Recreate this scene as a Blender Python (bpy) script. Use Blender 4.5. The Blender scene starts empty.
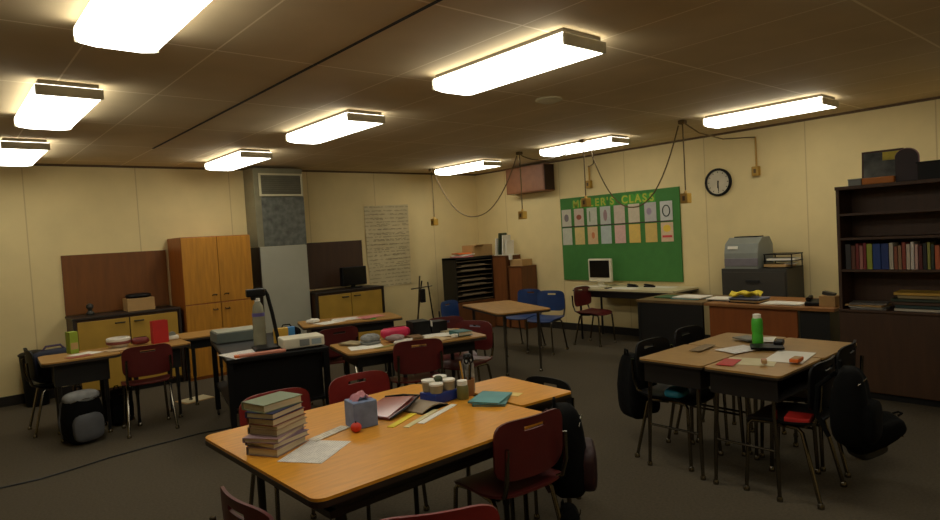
import bpy, bmesh, math, random
from mathutils import Matrix, Vector
random.seed(7)
S = bpy.context.scene
COL = S.collection
PI = math.pi
H = 2.7            # ceiling height
XW = 7.72          # wall on the right
YW = 8.70          # wall on the left of the picture (far)

# ------------------------------------------------------------------ materials
MATS = {}
def lin(c):
    return tuple(((v/255)/12.92 if v/255 <= .04045 else ((v/255+.055)/1.055)**2.4) for v in c)
def mat(name, rgb, rough=.6, metal=0, var=.12, scale=9, stretch=(1,1,1), bump=0, spec=.5, alpha=1, trans=0):
    if name in MATS: return MATS[name]
    m = bpy.data.materials.new(name); m.use_nodes = True
    n = m.node_tree.nodes; l = m.node_tree.links; b = n['Principled BSDF']
    c = lin(rgb)
    b.inputs['Roughness'].default_value = rough
    b.inputs['Metallic'].default_value = metal
    b.inputs['Specular IOR Level'].default_value = spec
    b.inputs['Alpha'].default_value = alpha
    b.inputs['Transmission Weight'].default_value = trans
    tc = n.new('ShaderNodeTexCoord'); mp = n.new('ShaderNodeMapping'); mp.inputs['Scale'].default_value = stretch
    nz = n.new('ShaderNodeTexNoise'); nz.inputs['Scale'].default_value = scale; nz.inputs['Detail'].default_value = 5
    cr = n.new('ShaderNodeValToRGB')
    cr.color_ramp.elements[0].position = .3; cr.color_ramp.elements[1].position = .7
    cr.color_ramp.elements[0].color = (*[v*(1-var) for v in c], 1)
    cr.color_ramp.elements[1].color = (*[min(1, v*(1+var)) for v in c], 1)
    l.new(tc.outputs['Object'], mp.inputs[0]); l.new(mp.outputs[0], nz.inputs['Vector'])
    l.new(nz.outputs['Fac'], cr.inputs[0]); l.new(cr.outputs[0], b.inputs['Base Color'])
    if bump:
        bp = n.new('ShaderNodeBump'); bp.inputs['Strength'].default_value = bump; bp.inputs['Distance'].default_value = .01
        l.new(nz.outputs['Fac'], bp.inputs['Height']); l.new(bp.outputs[0], b.inputs['Normal'])
    MATS[name] = m; return m

def seam_mat(name, rgb, axis, offs, period, width, dark, rough=.75, var=.06, second=None):
    """flat panels of one colour with narrow seams every `period` metres along `axis` (world metres = object metres)"""
    m = mat(name, rgb, rough, var=var, scale=2.2)
    n = m.node_tree.nodes; l = m.node_tree.links; b = n['Principled BSDF']
    src = b.inputs['Base Color'].links[0].from_socket
    tc = n.new('ShaderNodeTexCoord'); sp = n.new('ShaderNodeSeparateXYZ'); l.new(tc.outputs['Object'], sp.inputs[0])
    def mth(op, a, bb=None):
        k = n.new('ShaderNodeMath'); k.operation = op
        for i, v in enumerate((a, bb)):
            if v is None: continue
            if isinstance(v, (int, float)): k.inputs[i].default_value = v
            else: l.new(v, k.inputs[i])
        return k.outputs[0]
    def line(ax, off, per, wid):
        t = mth('SUBTRACT', sp.outputs[ax], off - per/2)
        t = mth('DIVIDE', t, per); t = mth('FRACT', t); t = mth('SUBTRACT', t, .5); t = mth('ABSOLUTE', t)
        return mth('LESS_THAN', t, wid/per/2)
    f = line(axis, offs, period, width)
    if second:
        f = mth('MAXIMUM', f, line(*second))
    mx = n.new('ShaderNodeMixRGB'); l.new(f, mx.inputs[0]); l.new(src, mx.inputs[1]); mx.inputs[2].default_value = (*lin(dark), 1)
    l.new(mx.outputs[0], b.inputs['Base Color'])
    return m

def lined(name, rgb, ink, axis='Y', scale=30, amount=.5, rough=.8):
    """paper with rows of faint writing"""
    m = mat(name, rgb, rough, var=.04)
    n = m.node_tree.nodes; l = m.node_tree.links; b = n['Principled BSDF']
    src = b.inputs['Base Color'].links[0].from_socket
    tc = n.new('ShaderNodeTexCoord')
    w = n.new('ShaderNodeTexWave'); w.bands_direction = axis; w.inputs['Scale'].default_value = scale; w.inputs['Distortion'].default_value = .6
    l.new(tc.outputs['Object'], w.inputs['Vector'])
    nz = n.new('ShaderNodeTexNoise'); nz.inputs['Scale'].default_value = 22; l.new(tc.outputs['Object'], nz.inputs['Vector'])
    a = n.new('ShaderNodeMath'); a.operation = 'MULTIPLY'; l.new(w.outputs['Fac'], a.inputs[0]); l.new(nz.outputs['Fac'], a.inputs[1])
    g = n.new('ShaderNodeMath'); g.operation = 'GREATER_THAN'; g.inputs[1].default_value = .42; l.new(a.outputs[0], g.inputs[0])
    k = n.new('ShaderNodeMath'); k.operation = 'MULTIPLY'; k.inputs[1].default_value = amount; l.new(g.outputs[0], k.inputs[0])
    mx = n.new('ShaderNodeMixRGB'); l.new(k.outputs[0], mx.inputs[0]); l.new(src, mx.inputs[1]); mx.inputs[2].default_value = (*lin(ink), 1)
    l.new(mx.outputs[0], b.inputs['Base Color'])
    return m

def emit(name, rgb, strength):
    m = bpy.data.materials.new(name); m.use_nodes = True
    b = m.node_tree.nodes['Principled BSDF']
    b.inputs['Base Color'].default_value = (.8, .8, .78, 1)
    b.inputs['Emission Color'].default_value = (*rgb, 1); b.inputs['Emission Strength'].default_value = strength
    MATS[name] = m; return m

WOODTOP = mat('maple_laminate', (210, 144, 42), .38, var=.10, scale=7, stretch=(1, 7, 1), spec=.4)
DTOP = mat('desk_laminate', (160, 122, 66), .42, var=.10, scale=7, stretch=(7, 1, 1), spec=.4)
MTOP = mat('worn_laminate', (168, 124, 62), .42, var=.14, scale=6, stretch=(1, 5, 1), spec=.4)
EDGE = mat('dark_edge_band', (40, 28, 18), .5)
BLACKM = mat('black_metal', (14, 13, 12), .5, var=.2)
BOXM = mat('brown_black_steel', (22, 16, 11), .5, var=.15)
CHROME = mat('chrome', (118, 112, 100), .22, 1, var=.1)
MAROON = mat('maroon_plastic', (118, 26, 22), .42, var=.12)
DMAROON = mat('dark_maroon_plastic', (84, 22, 20), .42, var=.12)
BLUEP = mat('blue_plastic', (26, 58, 112), .42, var=.12)
BLACKP = mat('black_plastic', (9, 8, 8), .5, var=.15, spec=.25)
RUBBER = mat('rubber', (22, 20, 18), .8)
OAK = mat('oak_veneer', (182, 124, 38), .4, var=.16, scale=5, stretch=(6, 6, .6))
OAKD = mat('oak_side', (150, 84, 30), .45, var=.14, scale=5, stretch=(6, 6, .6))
PANELW = mat('redwood_panel', (112, 64, 12), .5, var=.14, scale=4, stretch=(6, 6, .7))
WALN = mat('walnut_veneer', (100, 58, 26), .5, var=.14, scale=4, stretch=(6, 6, .7))
DWALN = mat('dark_walnut', (68, 42, 20), .55, var=.14, scale=4, stretch=(6, 6, .7))
DESKW = mat('cherry_veneer', (146, 78, 28), .45, var=.12, scale=4, stretch=(5, 5, .8))
YELD = mat('mustard_laminate', (176, 138, 50), .45, var=.1, scale=5)
PALE = mat('pale_enamel', (170, 168, 150), .45, var=.05, scale=3)
GALV = mat('galvanised_sheet', (104, 106, 98), .45, .25, var=.35, scale=14)
CREAM = mat('cream_enamel', (206, 196, 160), .5, var=.04)
GRILL = mat('vent_slats', (104, 100, 82), .5)
WHITE = mat('white_paper', (225, 220, 205), .8, var=.03)
PAPER = lined('worksheet', (222, 216, 206), (110, 105, 100), 'Y', 26, .4)
OFFW = mat('offwhite_plastic', (214, 206, 180), .4, var=.04)
CREAMTOP = mat('cream_laminate', (205, 192, 150), .45, var=.06)
CARD = mat('cardboard', (176, 140, 88), .8, var=.08)
PAGES = mat('book_pages', (205, 190, 155), .85, var=.1, scale=60, stretch=(.1, .1, 6))
SCREEN = mat('dark_screen', (12, 11, 12), .2, var=.05)
FAB = mat('black_nylon', (7, 7, 6), .95, var=.3, scale=20, bump=.3, spec=.15)
GREYF = mat('grey_nylon', (132, 132, 130), .8, var=.25, scale=14, bump=.3)
NAVY = mat('navy_nylon', (24, 28, 50), .85, var=.25, scale=16, bump=.3)
def cm(name, rgb, rough=.55): return mat(name, rgb, rough, var=.08)
RED = cm('red_board', (178, 30, 24)); TEAL = cm('teal_cover', (92, 150, 150)); BLUE = cm('blue_board', (30, 62, 140))
YEL = cm('yellow_board', (224, 200, 40)); ORANGE = cm('orange_board', (212, 104, 36)); GREENB = cm('green_plastic', (70, 170, 50), .35)
LIME = cm('lime_board', (140, 160, 40)); PINK = cm('pink_cover', (214, 130, 130)); MAUVE = cm('mauve_cover', (140, 112, 120))
GREYP = cm('grey_plastic', (128, 130, 124), .4); DGREY = cm('charcoal_steel', (50, 48, 42), .5); HOTPINK = cm('hot_pink_vinyl', (206, 46, 84), .4)
OCHRE = mat('ochre_plastic', (176, 136, 50), .5, var=.08); CORD = mat('brown_cord', (98, 78, 40), .7)
LENS = emit('lit_acrylic_lens', (1.0, .965, .82), 11.5)

# ------------------------------------------------------------------ mesh builder
class MB:
    def __init__(s): s.bm = bmesh.new()
    def box(s, c, d, rz=0, bev=0, rx=0, ry=0):
        r = bmesh.ops.create_cube(s.bm, size=1); vs = r['verts']
        M = Matrix.Translation(c) @ Matrix.Rotation(rz, 4, 'Z') @ Matrix.Rotation(ry, 4, 'Y') @ Matrix.Rotation(rx, 4, 'X') @ Matrix.Diagonal((*d, 1))
        bmesh.ops.transform(s.bm, matrix=M, verts=vs)
        if bev:
            es = list({e for v in vs for e in v.link_edges})
            bmesh.ops.bevel(s.bm, geom=es, offset=min(bev, min(d)*.45), segments=2, profile=.6, affect='EDGES')
        return s
    def bx(s, x0, x1, y0, y1, z0, z1, bev=0):
        return s.box(((x0+x1)/2, (y0+y1)/2, (z0+z1)/2), (abs(x1-x0), abs(y1-y0), abs(z1-z0)), bev=bev)
    def tube(s, pts, r, seg=8, cap=True):
        P = [Vector(p) for p in pts]; rings = []
        up = Vector((0, 0, 1))
        for i, p in enumerate(P):
            t = (P[min(i+1, len(P)-1)] - P[max(i-1, 0)]).normalized()
            a = t.cross(up)
            if a.length < .05: a = t.cross(Vector((0, 1, 0)) if abs(t.y) < .9 else Vector((1, 0, 0)))
            if rings and a.dot(pa) < 0: a = -a
            a.normalize(); b = t.cross(a); pa = a
            rr = r[i] if isinstance(r, (list, tuple)) else r
            rings.append([s.bm.verts.new(p + (a*math.cos(2*PI*k/seg) + b*math.sin(2*PI*k/seg))*rr) for k in range(seg)])
        for A, B in zip(rings, rings[1:]):
            for k in range(seg): s.bm.faces.new((A[k], A[(k+1) % seg], B[(k+1) % seg], B[k]))
        if cap: s.bm.faces.new(rings[0][::-1]); s.bm.faces.new(rings[-1])
        return s
    def lathe(s, prof, c=(0, 0, 0), seg=20, M=None):
        rings = []; c = Vector(c)
        for r, z in prof:
            ring = []
            for k in range(seg):
                v = Vector((r*math.cos(2*PI*k/seg), r*math.sin(2*PI*k/seg), z))
                if M: v = M @ v
                ring.append(s.bm.verts.new(c + v))
            rings.append(ring)
        for A, B in zip(rings, rings[1:]):
            for k in range(seg): s.bm.faces.new((A[k], A[(k+1) % seg], B[(k+1) % seg], B[k]))
        s.bm.faces.new(rings[0][::-1]); s.bm.faces.new(rings[-1])
        return s
    def prism(s, poly, z0, z1, M=None):
        a = [Vector((x, y, z0)) for x, y in poly]; b = [Vector((x, y, z1)) for x, y in poly]
        if M: a = [M @ v for v in a]; b = [M @ v for v in b]
        A = [s.bm.verts.new(v) for v in a]; B = [s.bm.verts.new(v) for v in b]; n = len(A)
        s.bm.faces.new(A[::-1]); s.bm.faces.new(B)
        for i in range(n): s.bm.faces.new((A[i], A[(i+1) % n], B[(i+1) % n], B[i]))
        return s
    def shell(s, fn, nu, nv, th, keep=None):
        """curved sheet with thickness; fn(u,v) -> (point, offset direction)"""
        F = {}; 
        for i in range(nu+1):
            for j in range(nv+1):
                p, d = fn(-1+2*i/nu, -1+2*j/nv); p = Vector(p); d = Vector(d)
                F[i, j] = (s.bm.verts.new(p), s.bm.verts.new(p + d*th))
        cells = {(i, j) for i in range(nu) for j in range(nv) if not keep or keep(-1+2*(i+.5)/nu, -1+2*(j+.5)/nv)}
        for i, j in cells:
            q = [(i, j), (i+1, j), (i+1, j+1), (i, j+1)]
            s.bm.faces.new([F[k][0] for k in q][::-1]); s.bm.faces.new([F[k][1] for k in q])
            for (a, b, ni, nj) in ((q[0], q[1], i, j-1), (q[1], q[2], i+1, j), (q[2], q[3], i, j+1), (q[3], q[0], i-1, j)):
                if (ni, nj) not in cells: s.bm.faces.new((F[a][0], F[b][0], F[b][1], F[a][1]))
        bmesh.ops.delete(s.bm, geom=[v for v in s.bm.verts if not v.link_faces], context='VERTS')
        return s
    def blob(s, c, d, p=.6, seg=20, fn=None):
        """super-ellipsoid; p<1 boxier"""
        c = Vector(c); sg = lambda v: math.copysign(abs(v)**p, v)
        rings = []
        n2 = seg//2
        for i in range(1, n2):
            ph = -PI/2 + PI*i/n2; ring = []
            for k in range(seg):
                th = 2*PI*k/seg
                v = Vector((d[0]/2*sg(math.cos(ph))*sg(math.cos(th)), d[1]/2*sg(math.cos(ph))*sg(math.sin(th)), d[2]/2*sg(math.sin(ph))))
                if fn: v = fn(v)
                ring.append(s.bm.verts.new(c+v))
            rings.append(ring)
        for A, B in zip(rings, rings[1:]):
            for k in range(seg): s.bm.faces.new((A[k], A[(k+1) % seg], B[(k+1) % seg], B[k]))
        s.bm.faces.new(rings[0][::-1]); s.bm.faces.new(rings[-1])
        return s
    def build(s, name, m, parent=None, smooth=False, sub=0):
        bmesh.ops.recalc_face_normals(s.bm, faces=s.bm.faces)
        me = bpy.data.meshes.new(name); s.bm.to_mesh(me); s.bm.free()
        me.materials.append(m)
        if smooth:
            for f in me.polygons: f.use_smooth = True
            me.set_sharp_from_angle(angle=math.radians(38))
        o = bpy.data.objects.new(name, me); COL.objects.link(o)
        if parent: o.parent = parent
        if sub:
            k = o.modifiers.new('s', 'SUBSURF'); k.levels = sub; k.render_levels = sub
        return o

def rrect(w, d, r, n=6, cx=0, cy=0):
    out = []
    for sx, sy, a0 in ((1, 1, 0), (-1, 1, 90), (-1, -1, 180), (1, -1, 270)):
        for k in range(n+1):
            a = math.radians(a0 + 90*k/n)
            out.append((cx + sx*(w/2-r) + r*math.cos(a), cy + sy*(d/2-r) + r*math.sin(a)))
    return out

def tag(o, label, cat, group=None, kind=None):
    if label: o['label'] = label
    if cat: o['category'] = cat
    if group: o['group'] = group
    if kind: o['kind'] = kind
    return o
def thing(name, label, cat, loc=(0, 0, 0), rz=0, group=None):
    o = bpy.data.objects.new(name, None); o.empty_display_size = .1; COL.objects.link(o)
    o.location = loc; o.rotation_euler = (0, 0, rz)
    return tag(o, label, cat, group)
def struct(name, mb, m):
    o = mb.build(name, m); o['kind'] = 'structure'; return o
def put(o, loc, rz=0):
    o.location = loc; o.rotation_euler[2] = rz; return o
def dup(root, loc, rz=0, label=None, group=None, cat=None):
    r = root.copy(); COL.objects.link(r); r.location = loc; r.rotation_euler = (0, 0, rz)
    if label: r['label'] = label
    if group: r['group'] = group
    for ch in list(root.children):
        c = ch.copy(); COL.objects.link(c); c.parent = r
        for g in list(ch.children):
            d = g.copy(); COL.objects.link(d); d.parent = c
    return r
def recolor(root, m, parts):
    """give the copied parts their own mesh in another colour"""
    for c in root.children:
        if c.name.split('.')[0] in parts:
            c.data = c.data.copy(); c.data.materials.clear(); c.data.materials.append(m)
    return root

# ------------------------------------------------------------------ the room
X0, Y0 = -2.6, -2.6
FLOOR = mat('carpet', (84, 76, 62), .95, var=.14, scale=60, bump=.25, spec=.1)
struct('floor', MB().bx(X0-.1, XW+.1, Y0-.1, YW+.1, -.1, 0), FLOOR)
CEIL = seam_mat('ceiling_tiles', (206, 184, 144), 0, .10, .60, .010, (240, 224, 190), .85, second=(1, 1.18, 1.19, .014))
struct('ceiling', MB().bx(X0-.1, XW+.1, Y0-.1, YW+.1, H, H+.1), CEIL)
struct('trim_1', MB().bx(1.885, 1.905, Y0, 7.2, H-.004, H), mat('tile_gap', (34, 26, 18), .9))
WALLL = seam_mat('wall_panel_far', (224, 203, 148), 0, 2.06, 1.16, .012, (200, 176, 128))
WALLR = seam_mat('wall_panel_right', (224, 203, 148), 1, 4.22, 1.24, .012, (200, 176, 128))
struct('wall_left', MB().bx(X0-.1, XW+.1, YW, YW+.1, 0, H), WALLL)
struct('wall_right', MB().bx(XW, XW+.1, Y0-.1, YW, 0, H), WALLR)
struct('wall_rear', MB().bx(X0-.1, XW, Y0-.1, Y0, 0, H), WALLL)
struct('wall_side', MB().bx(X0-.1, X0, Y0, YW, 0, H), WALLR)
BASE = mat('rubber_baseboard', (30, 24, 18), .7)
struct('baseboard_left', MB().bx(X0, XW, YW-.012, YW, 0, .11), BASE)
struct('baseboard_right', MB().bx(XW-.012, XW, Y0, YW-.012, 0, .11), BASE)
CAN = mat('ceiling_angle', (96, 74, 46), .8)
struct('trim_2', MB().bx(X0, XW, YW-.02, YW, H-.025, H), CAN)
struct('trim_3', MB().bx(XW-.02, XW, Y0, YW-.02, H-.025, H), CAN)

# ------------------------------------------------------------------ ceiling lights
HOUS = mat('light_housing', (96, 86, 66), .6)
CAPM = mat('light_end_cap', (214, 206, 180), .5)
def make_light(label):
    t = thing('ceiling_light', label, 'ceiling light', (0, 0, H), 0, 'fluorescent wrap lights on the ceiling')
    MB().bx(-.165, .165, -.57, .57, -.029, -.001, .004).build('housing', HOUS, t)
    # wrap lens: trough section swept along Y
    sec = [(-.180, -.030), (-.184, -.070), (-.165, -.100), (-.10, -.110), (.10, -.110), (.165, -.100), (.184, -.070), (.180, -.030)]
    m = MB(); m.prism([(x, z) for x, z in sec], -.575, .575, Matrix(((1, 0, 0, 0), (0, 0, 1, 0), (0, 1, 0, 0), (0, 0, 0, 1))))
    m.build('diffuser', LENS, t)
    for sy in (-1, 1):
        MB().box((0, sy*.585, -.067), (.37, .018, .066), bev=.008).build('end_cap', CAPM, t)
    return t
LPOS = [(.78, 2.84, 'large ceiling light cut by the top edge, nearest on the left'),
        (2.88, 2.84, 'nearest ceiling light right of centre, over the front table'),
        (6.45, 2.84, 'long slim ceiling light by the wall clock, farthest right'),
        (.76, 5.19, 'middle ceiling light of the three at the left edge'),
        (2.90, 5.19, 'ceiling light in the middle, between the nearest one and the air duct'),
        (6.45, 5.17, 'ceiling light just above the green bulletin board'),
        (.76, 7.50, 'ceiling light cut by the left edge, lowest in the picture'),
        (2.89, 7.50, 'small far ceiling light just in front of the air duct'),
        (6.45, 7.45, 'farthest ceiling light, above the room corner')]
LMORE = [(x, .49, 'added ceiling light overhead, unseen outside the picture') for x in (.78, 2.88, 6.45)]  # unseen near row, added to raise the ambient light in the room
l0 = make_light(LPOS[0][2])
for i, (x, y, lb) in enumerate(LPOS):
    put(l0, (x, y, H)) if i == 0 else dup(l0, (x, y, H), 0, lb)
for x, y, lb in LMORE: dup(l0, (x, y, H), 0, lb)

# ceiling speaker dome
t = thing('ceiling_speaker', 'small round cream disc on the ceiling behind the nearest light', 'speaker', (4.05, 3.58, H))
MB().lathe([(.11, -.001), (.115, -.012), (.09, -.02)], seg=28).build('rim', CREAM, t, True)
MB().lathe([(.085, -.0205), (.06, -.032), (.02, -.036)], seg=24).build('grille', CREAM, t, True)

# ------------------------------------------------------------------ hanging power drops
def outlet_parts(t, z, cone=False):
    MB().box((0, 0, z), (.075, .06, .105), bev=.008).build('outlet_box', OCHRE, t)
    b = t.children[-1] if False else None
def power_drop(x, y, zbox, label, r=.0075):
    t = thing('power_drop', label, 'hanging outlet', (x, y, 0), 0, 'outlets hanging from the ceiling')
    MB().box((0, 0, H-.022), (.07, .07, .042), bev=.01).build('ceiling_hook', CORD, t)
    MB().tube([(0, 0, H-.04), (.004, 0, (H+zbox)/2), (0, 0, zbox+.05)], r).build('cord', CORD, t, True)
    b = MB().box((0, 0, zbox), (.09, .09, .11), bev=.01).build('outlet_box', OCHRE, t)
    MB().box((-.044, 0, zbox-.0), (.008, .03, .05), bev=.003).build('socket', cm('socket_brown', (90, 66, 28)), b)
    MB().lathe([(.008, zbox+.085), (.013, zbox+.08), (.02, zbox+.052)], seg=12).build('strain_relief', OCHRE, t, True)
    return t
HX = 6.27
power_drop(HX, 8.12, 1.84, 'hanging outlet box farthest left, by the corner light')
power_drop(HX, 6.13, 1.83, 'hanging outlet box in front of the wooden wall speaker')
power_drop(HX, 5.02, 1.92, 'hanging outlet box in front of the board lettering')
power_drop(HX, 3.66, 1.86, 'hanging outlet box at the right edge of the green board')
def sag(a, b, drop, n=22, k=1.0):
    out = []
    for i in range(n+1):
        s = i/n; x = a[0]+(b[0]-a[0])*s; y = a[1]+(b[1]-a[1])*s; z = a[2]+(b[2]-a[2])*s
        u = 2*s-1
        out.append((x, y, z - drop*(1-abs(u)**2.2)))
    return out
def swag(pts, label):
    return tag(MB().tube(pts, .0075).build('hanging_cable', CORD, None, True), label, 'cord', 'power cords looped under the ceiling')
swag(sag((HX, 8.07, H-.05), (HX, 6.18, H-.05), .78), 'drooping brown cord looped left of the wooden wall speaker')
swag(sag((HX, 4.95, H-.05), (HX, 3.71, H-.05), .84), 'drooping brown cord looped across the top of the green board')
swag(sag((HX+.04, 6.13, H-.05), (HX, 5.06, H-.05), .12), 'nearly straight cord between the speaker and the board hooks')
wp = [(HX+.04, 3.66, H-.03), (HX+.3, 3.64, H-.12), (HX+.75, 3.6, H-.17), (HX+1.15, 3.56, H-.14), (XW-.03, 3.54, H-.12)]
swag(wp, 'brown cord running from a ceiling hook to the clock wall')
swag([(HX+.04, 4.92, H-.03), (HX+.3, 5.1, H-.16), (HX+.8, 5.5, H-.22), (HX+1.2, 5.9, H-.2), (XW-.03, 6.08, H-.16)], 'brown cord running behind the light to the wall beside the green board')
def wall_outlet(y, ztop, zbox, label):
    t = thing('wall_outlet', label, 'outlet', (XW, y, 0))
    MB().tube([(-.02, 0, ztop), (-.02, 0, zbox+.05)], .012).build('conduit', OCHRE, t, True)
    b = MB().box((-.035, 0, zbox), (.068, .085, .115), bev=.01).build('outlet_box', OCHRE, t)
    MB().box((-.071, 0, zbox), (.008, .03, .05), bev=.003).build('socket', cm('socket_brown', (90, 66, 28)), b)
wall_outlet(3.54, H-.115, 2.17, 'ochre outlet box with conduit on the wall right of the clock')
wall_outlet(6.08, H-.155, 2.26, 'ochre outlet box on the wall just above the green board')

# ------------------------------------------------------------------ wall things, right wall
t = thing('wall_speaker', 'wooden box speaker mounted high on the wall near the corner', 'speaker', (XW, 7.22, 0))
MB().bx(-.25, -.003, -.43, .43, 2.235, 2.66, .01).build('cabinet', mat('speaker_wood', (128, 78, 44), .45, var=.15, scale=4, stretch=(1, 1, 5)), t)
MB().bx(-.24, -.02, -.437, -.428, 2.25, 2.645).build('side_panel', cm('speaker_side', (50, 28, 18)), t)
MB().bx(-.256, -.249, -.41, .41, 2.255, 2.64, .003).build('front_panel', mat('speaker_front', (138, 88, 54), .5, var=.15), t)

t = thing('bulletin_board', 'large green bulletin board with lettering and drawings', 'bulletin board', (XW, 5.635, 0))
MB().bx(-.022, -.002, -1.045, 1.045, .80, 2.085).build('backing', mat('green_board_paper', (62, 120, 52), .8, var=.06), t)
MB().bx(-.0262, -.0225, -.90, 1.02, 1.628, 1.644).build('border_strip', cm('dark_strip', (50, 34, 22)), t)
# lettering
def letters(txt, size, m, parent, M, name='letter'):
    cu = bpy.data.curves.new('txt', 'FONT'); cu.body = txt; cu.size = size; cu.extrude = .002; cu.offset = .004; cu.align_x = 'CENTER'; cu.align_y = 'CENTER'
    to = bpy.data.objects.new('txt', cu); COL.objects.link(to)
    dg = bpy.context.evaluated_depsgraph_get(); me = bpy.data.meshes.new_from_object(to.evaluated_get(dg))
    bpy.data.objects.remove(to); bpy.data.curves.remove(cu)
    me.transform(M); me.materials.clear(); me.materials.append(m)
    o = bpy.data.objects.new(name, me); COL.objects.link(o); o.parent = parent; return o
CY = Matrix.Rotation(PI/2, 4, 'Y')
RW = Matrix(((0, 0, -1, 0), (-1, 0, 0, 0), (0, 1, 0, 0), (0, 0, 0, 1)))
LET = cm('lime_letters', (168, 176, 56)); DISC = cm('leaf_green_discs', (70, 150, 40))
word = "MILLER'S CLASS"
yy = .80
for ch in word:
    w = {'I': .05, "'": .05, ' ': .11, 'M': .15}.get(ch, .112)
    if ch not in " '":
        M = Matrix.Translation((-.0225, yy-w/2, 1.975)) @ RW
        d = MB().prism(rrect(w*.98, .15, .04), 0, .0015, M).build('letter_backing', DISC, t)
    if ch != ' ':
        M = Matrix.Translation((-.027, yy-w/2, 1.975)) @ RW
        letters(ch, .155, LET, d if ch != "'" else t, M)
    yy -= w
sheetcols = [[(196, 190, 170), (200, 180, 160), (190, 190, 172), (182, 184, 176), (196, 178, 160), (200, 186, 160), (180, 176, 170), (196, 196, 188)],
             [(196, 196, 176), (214, 190, 120), (210, 176, 130), (178, 188, 182), (210, 170, 158), (216, 180, 90), (206, 176, 96), (214, 186, 150)]]
arts = ['portrait', 'heart', 'striped drawing', 'tall figure', 'plain story', 'short note', 'purple sketch', 'round wreath']
arts2 = ['pale green worksheet', 'tan worksheet', 'orange sheet with red sketch', 'blue-grey lined sheet', 'pink sheet', 'bright yellow sheet', 'mustard sheet', 'yellow drawing with a red band']
for r in range(2):
    for c in range(8):
        yc = 5.635 + .925 - .25*c - (.02 if c > 5 else 0)
        zc = 1.775 if r == 0 else 1.485
        col = sheetcols[r][c]
        lb = (f'sheet with {arts[c]} in the upper row on the green board' if r == 0 else f'{arts2[c]} in the lower row on the green board')
        p = thing('pinned_sheet', lb, 'paper', (XW-.027, yc, zc), 0, 'sheets pinned to the green board')
        MB().bx(-.003, 0, -.094, .094, -.132, .132).build('sheet', lined(f'pinned_{r}{c}', col, (120, 110, 96), 'Z', 22, .25), p)
        F = lambda poly, m, z0=0: MB().prism(poly, .0032, .0045, RW).build('drawing', m, p)
        el = lambda rx, ry, cx=0, cy=0: [(cx+rx*math.cos(a*PI/10), cy+ry*math.sin(a*PI/10)) for a in range(20)]
        if r == 0:
            if c == 0: F(el(.045, .06), cm('ink_grey', (120, 110, 112)))
            if c == 1: F(el(.05, .04, 0, .0), cm('ink_brown_red', (150, 80, 54)))
            if c == 2: F([(-.05, -.08), (-.03, -.08), (-.03, .08), (-.05, .08)], cm('ink_green', (110, 130, 90)))
            if c == 3: F(el(.035, .085), cm('ink_mauve', (150, 120, 120)))
            if c == 6: F(el(.04, .05, -.02, .01), cm('ink_lilac', (150, 134, 150)))
            if c == 7:
                ring = MB()
                ring.tube([(-.004, .055*math.cos(a*PI/12), .075*math.sin(a*PI/12)) for a in range(25)], .008, 6); ring.build('drawing', cm('ink_dark_green', (40, 50, 36)), p)
        else:
            if c == 2: F(el(.03, .05, .01, 0), cm('ink_orange', (196, 120, 70)))
            if c == 7:
                F([(-.075, -.075), (.075, -.075), (.075, -.045), (-.075, -.045)], cm('ink_red', (200, 60, 60)))
                F(el(.06, .05, 0, .05), cm('ink_yellow', (226, 190, 60)))

t = thing('wall_clock', 'round white clock with black rim on the right wall', 'clock', (XW, 4.035, 2.085))
CM = Matrix(((0, 0, -1), (-1, 0, 0), (0, 1, 0))).to_4x4()
MB().lathe([(.175, .002), (.178, .03), (.165, .042), (.150, .042), (.148, .018)], seg=36, M=CM).build('rim', BLACKP, t, True)
MB().lathe([(.149, .016), (.149, .020), (.148, .022)], seg=36, M=CM).build('face', cm('clock_face', (200, 188, 160)), t, True)
for nm, ang, ln, w in (('hour_hand', 185, .075, .009), ('minute_hand', 178, .115, .006)):
    a = math.radians(ang); M = CM @ Matrix.Rotation(-a, 4, 'Z')
    MB().prism([(-w, -.02), (w, -.02), (w*.6, ln), (-w*.6, ln)], .024, .027, M).build(nm, BLACKP, t)
for k in range(12):
    M = CM @ Matrix.Rotation(-k*PI/6, 4, 'Z')
    MB().prism([(-.004, .118), (.004, .118), (.004, .136), (-.004, .136)], .0225, .0235, M).build('hour_mark', BLACKP, t)

# computer table against right wall
t = thing('computer_table', 'long cream topped table against the wall under the green board', 'table', (7.385, 5.18, 0))
MB().prism(rrect(.62, 1.66, .04), .72, .745).build('tabletop', CREAMTOP, t)
MB().prism(rrect(.624, 1.664, .04), .700, .7195).build('edge_band', EDGE, t)
MB().bx(-.26, .26, -.75, .75, .62, .70).build('apron', BLACKM, t)
for sx in (-1, 1):
    for sy in (-1, 1):
        MB().tube([(sx*.24, sy*.73, .62), (sx*.24, sy*.73, .0)], .016).build('leg', BLACKM, t, True)
CT = .745
t = thing('computer_monitor', 'white framed computer with black screen on the cream table', 'computer', (7.44, 5.76, CT))
MB().bx(-.02, .03, -.205, .205, .06, .40, .015).build('case', OFFW, t)
MB().bx(-.024, -.019, -.175, .175, .125, .375).build('screen', SCREEN, t)
MB().bx(-.05, .08, -.12, .12, 0, .012, .004).build('base', OFFW, t)
MB().bx(.0, .02, -.05, .05, .012, .1).build('stand', OFFW, t)
tag(MB().box((7.2, 5.76, CT+.0115), (.16, .44, .022), bev=.006).build('keyboard', OFFW), 'pale keyboard on the cream table in front of the computer', 'keyboard')
tag(MB().box((7.16, 5.42, CT+.008), (.1, .06, .014), bev=.006).build('computer_mouse', BLACKP), 'small black mouse beside the pale keyboard', 'mouse')
def sheet(loc, w, d, rz, m, label, name='paper_sheet', th=.0015, group='loose papers', cat='paper'):
    return put(tag(MB().box((0, 0, th/2), (w, d, th)).build(name, m), label, cat, group), loc, rz)
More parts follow.
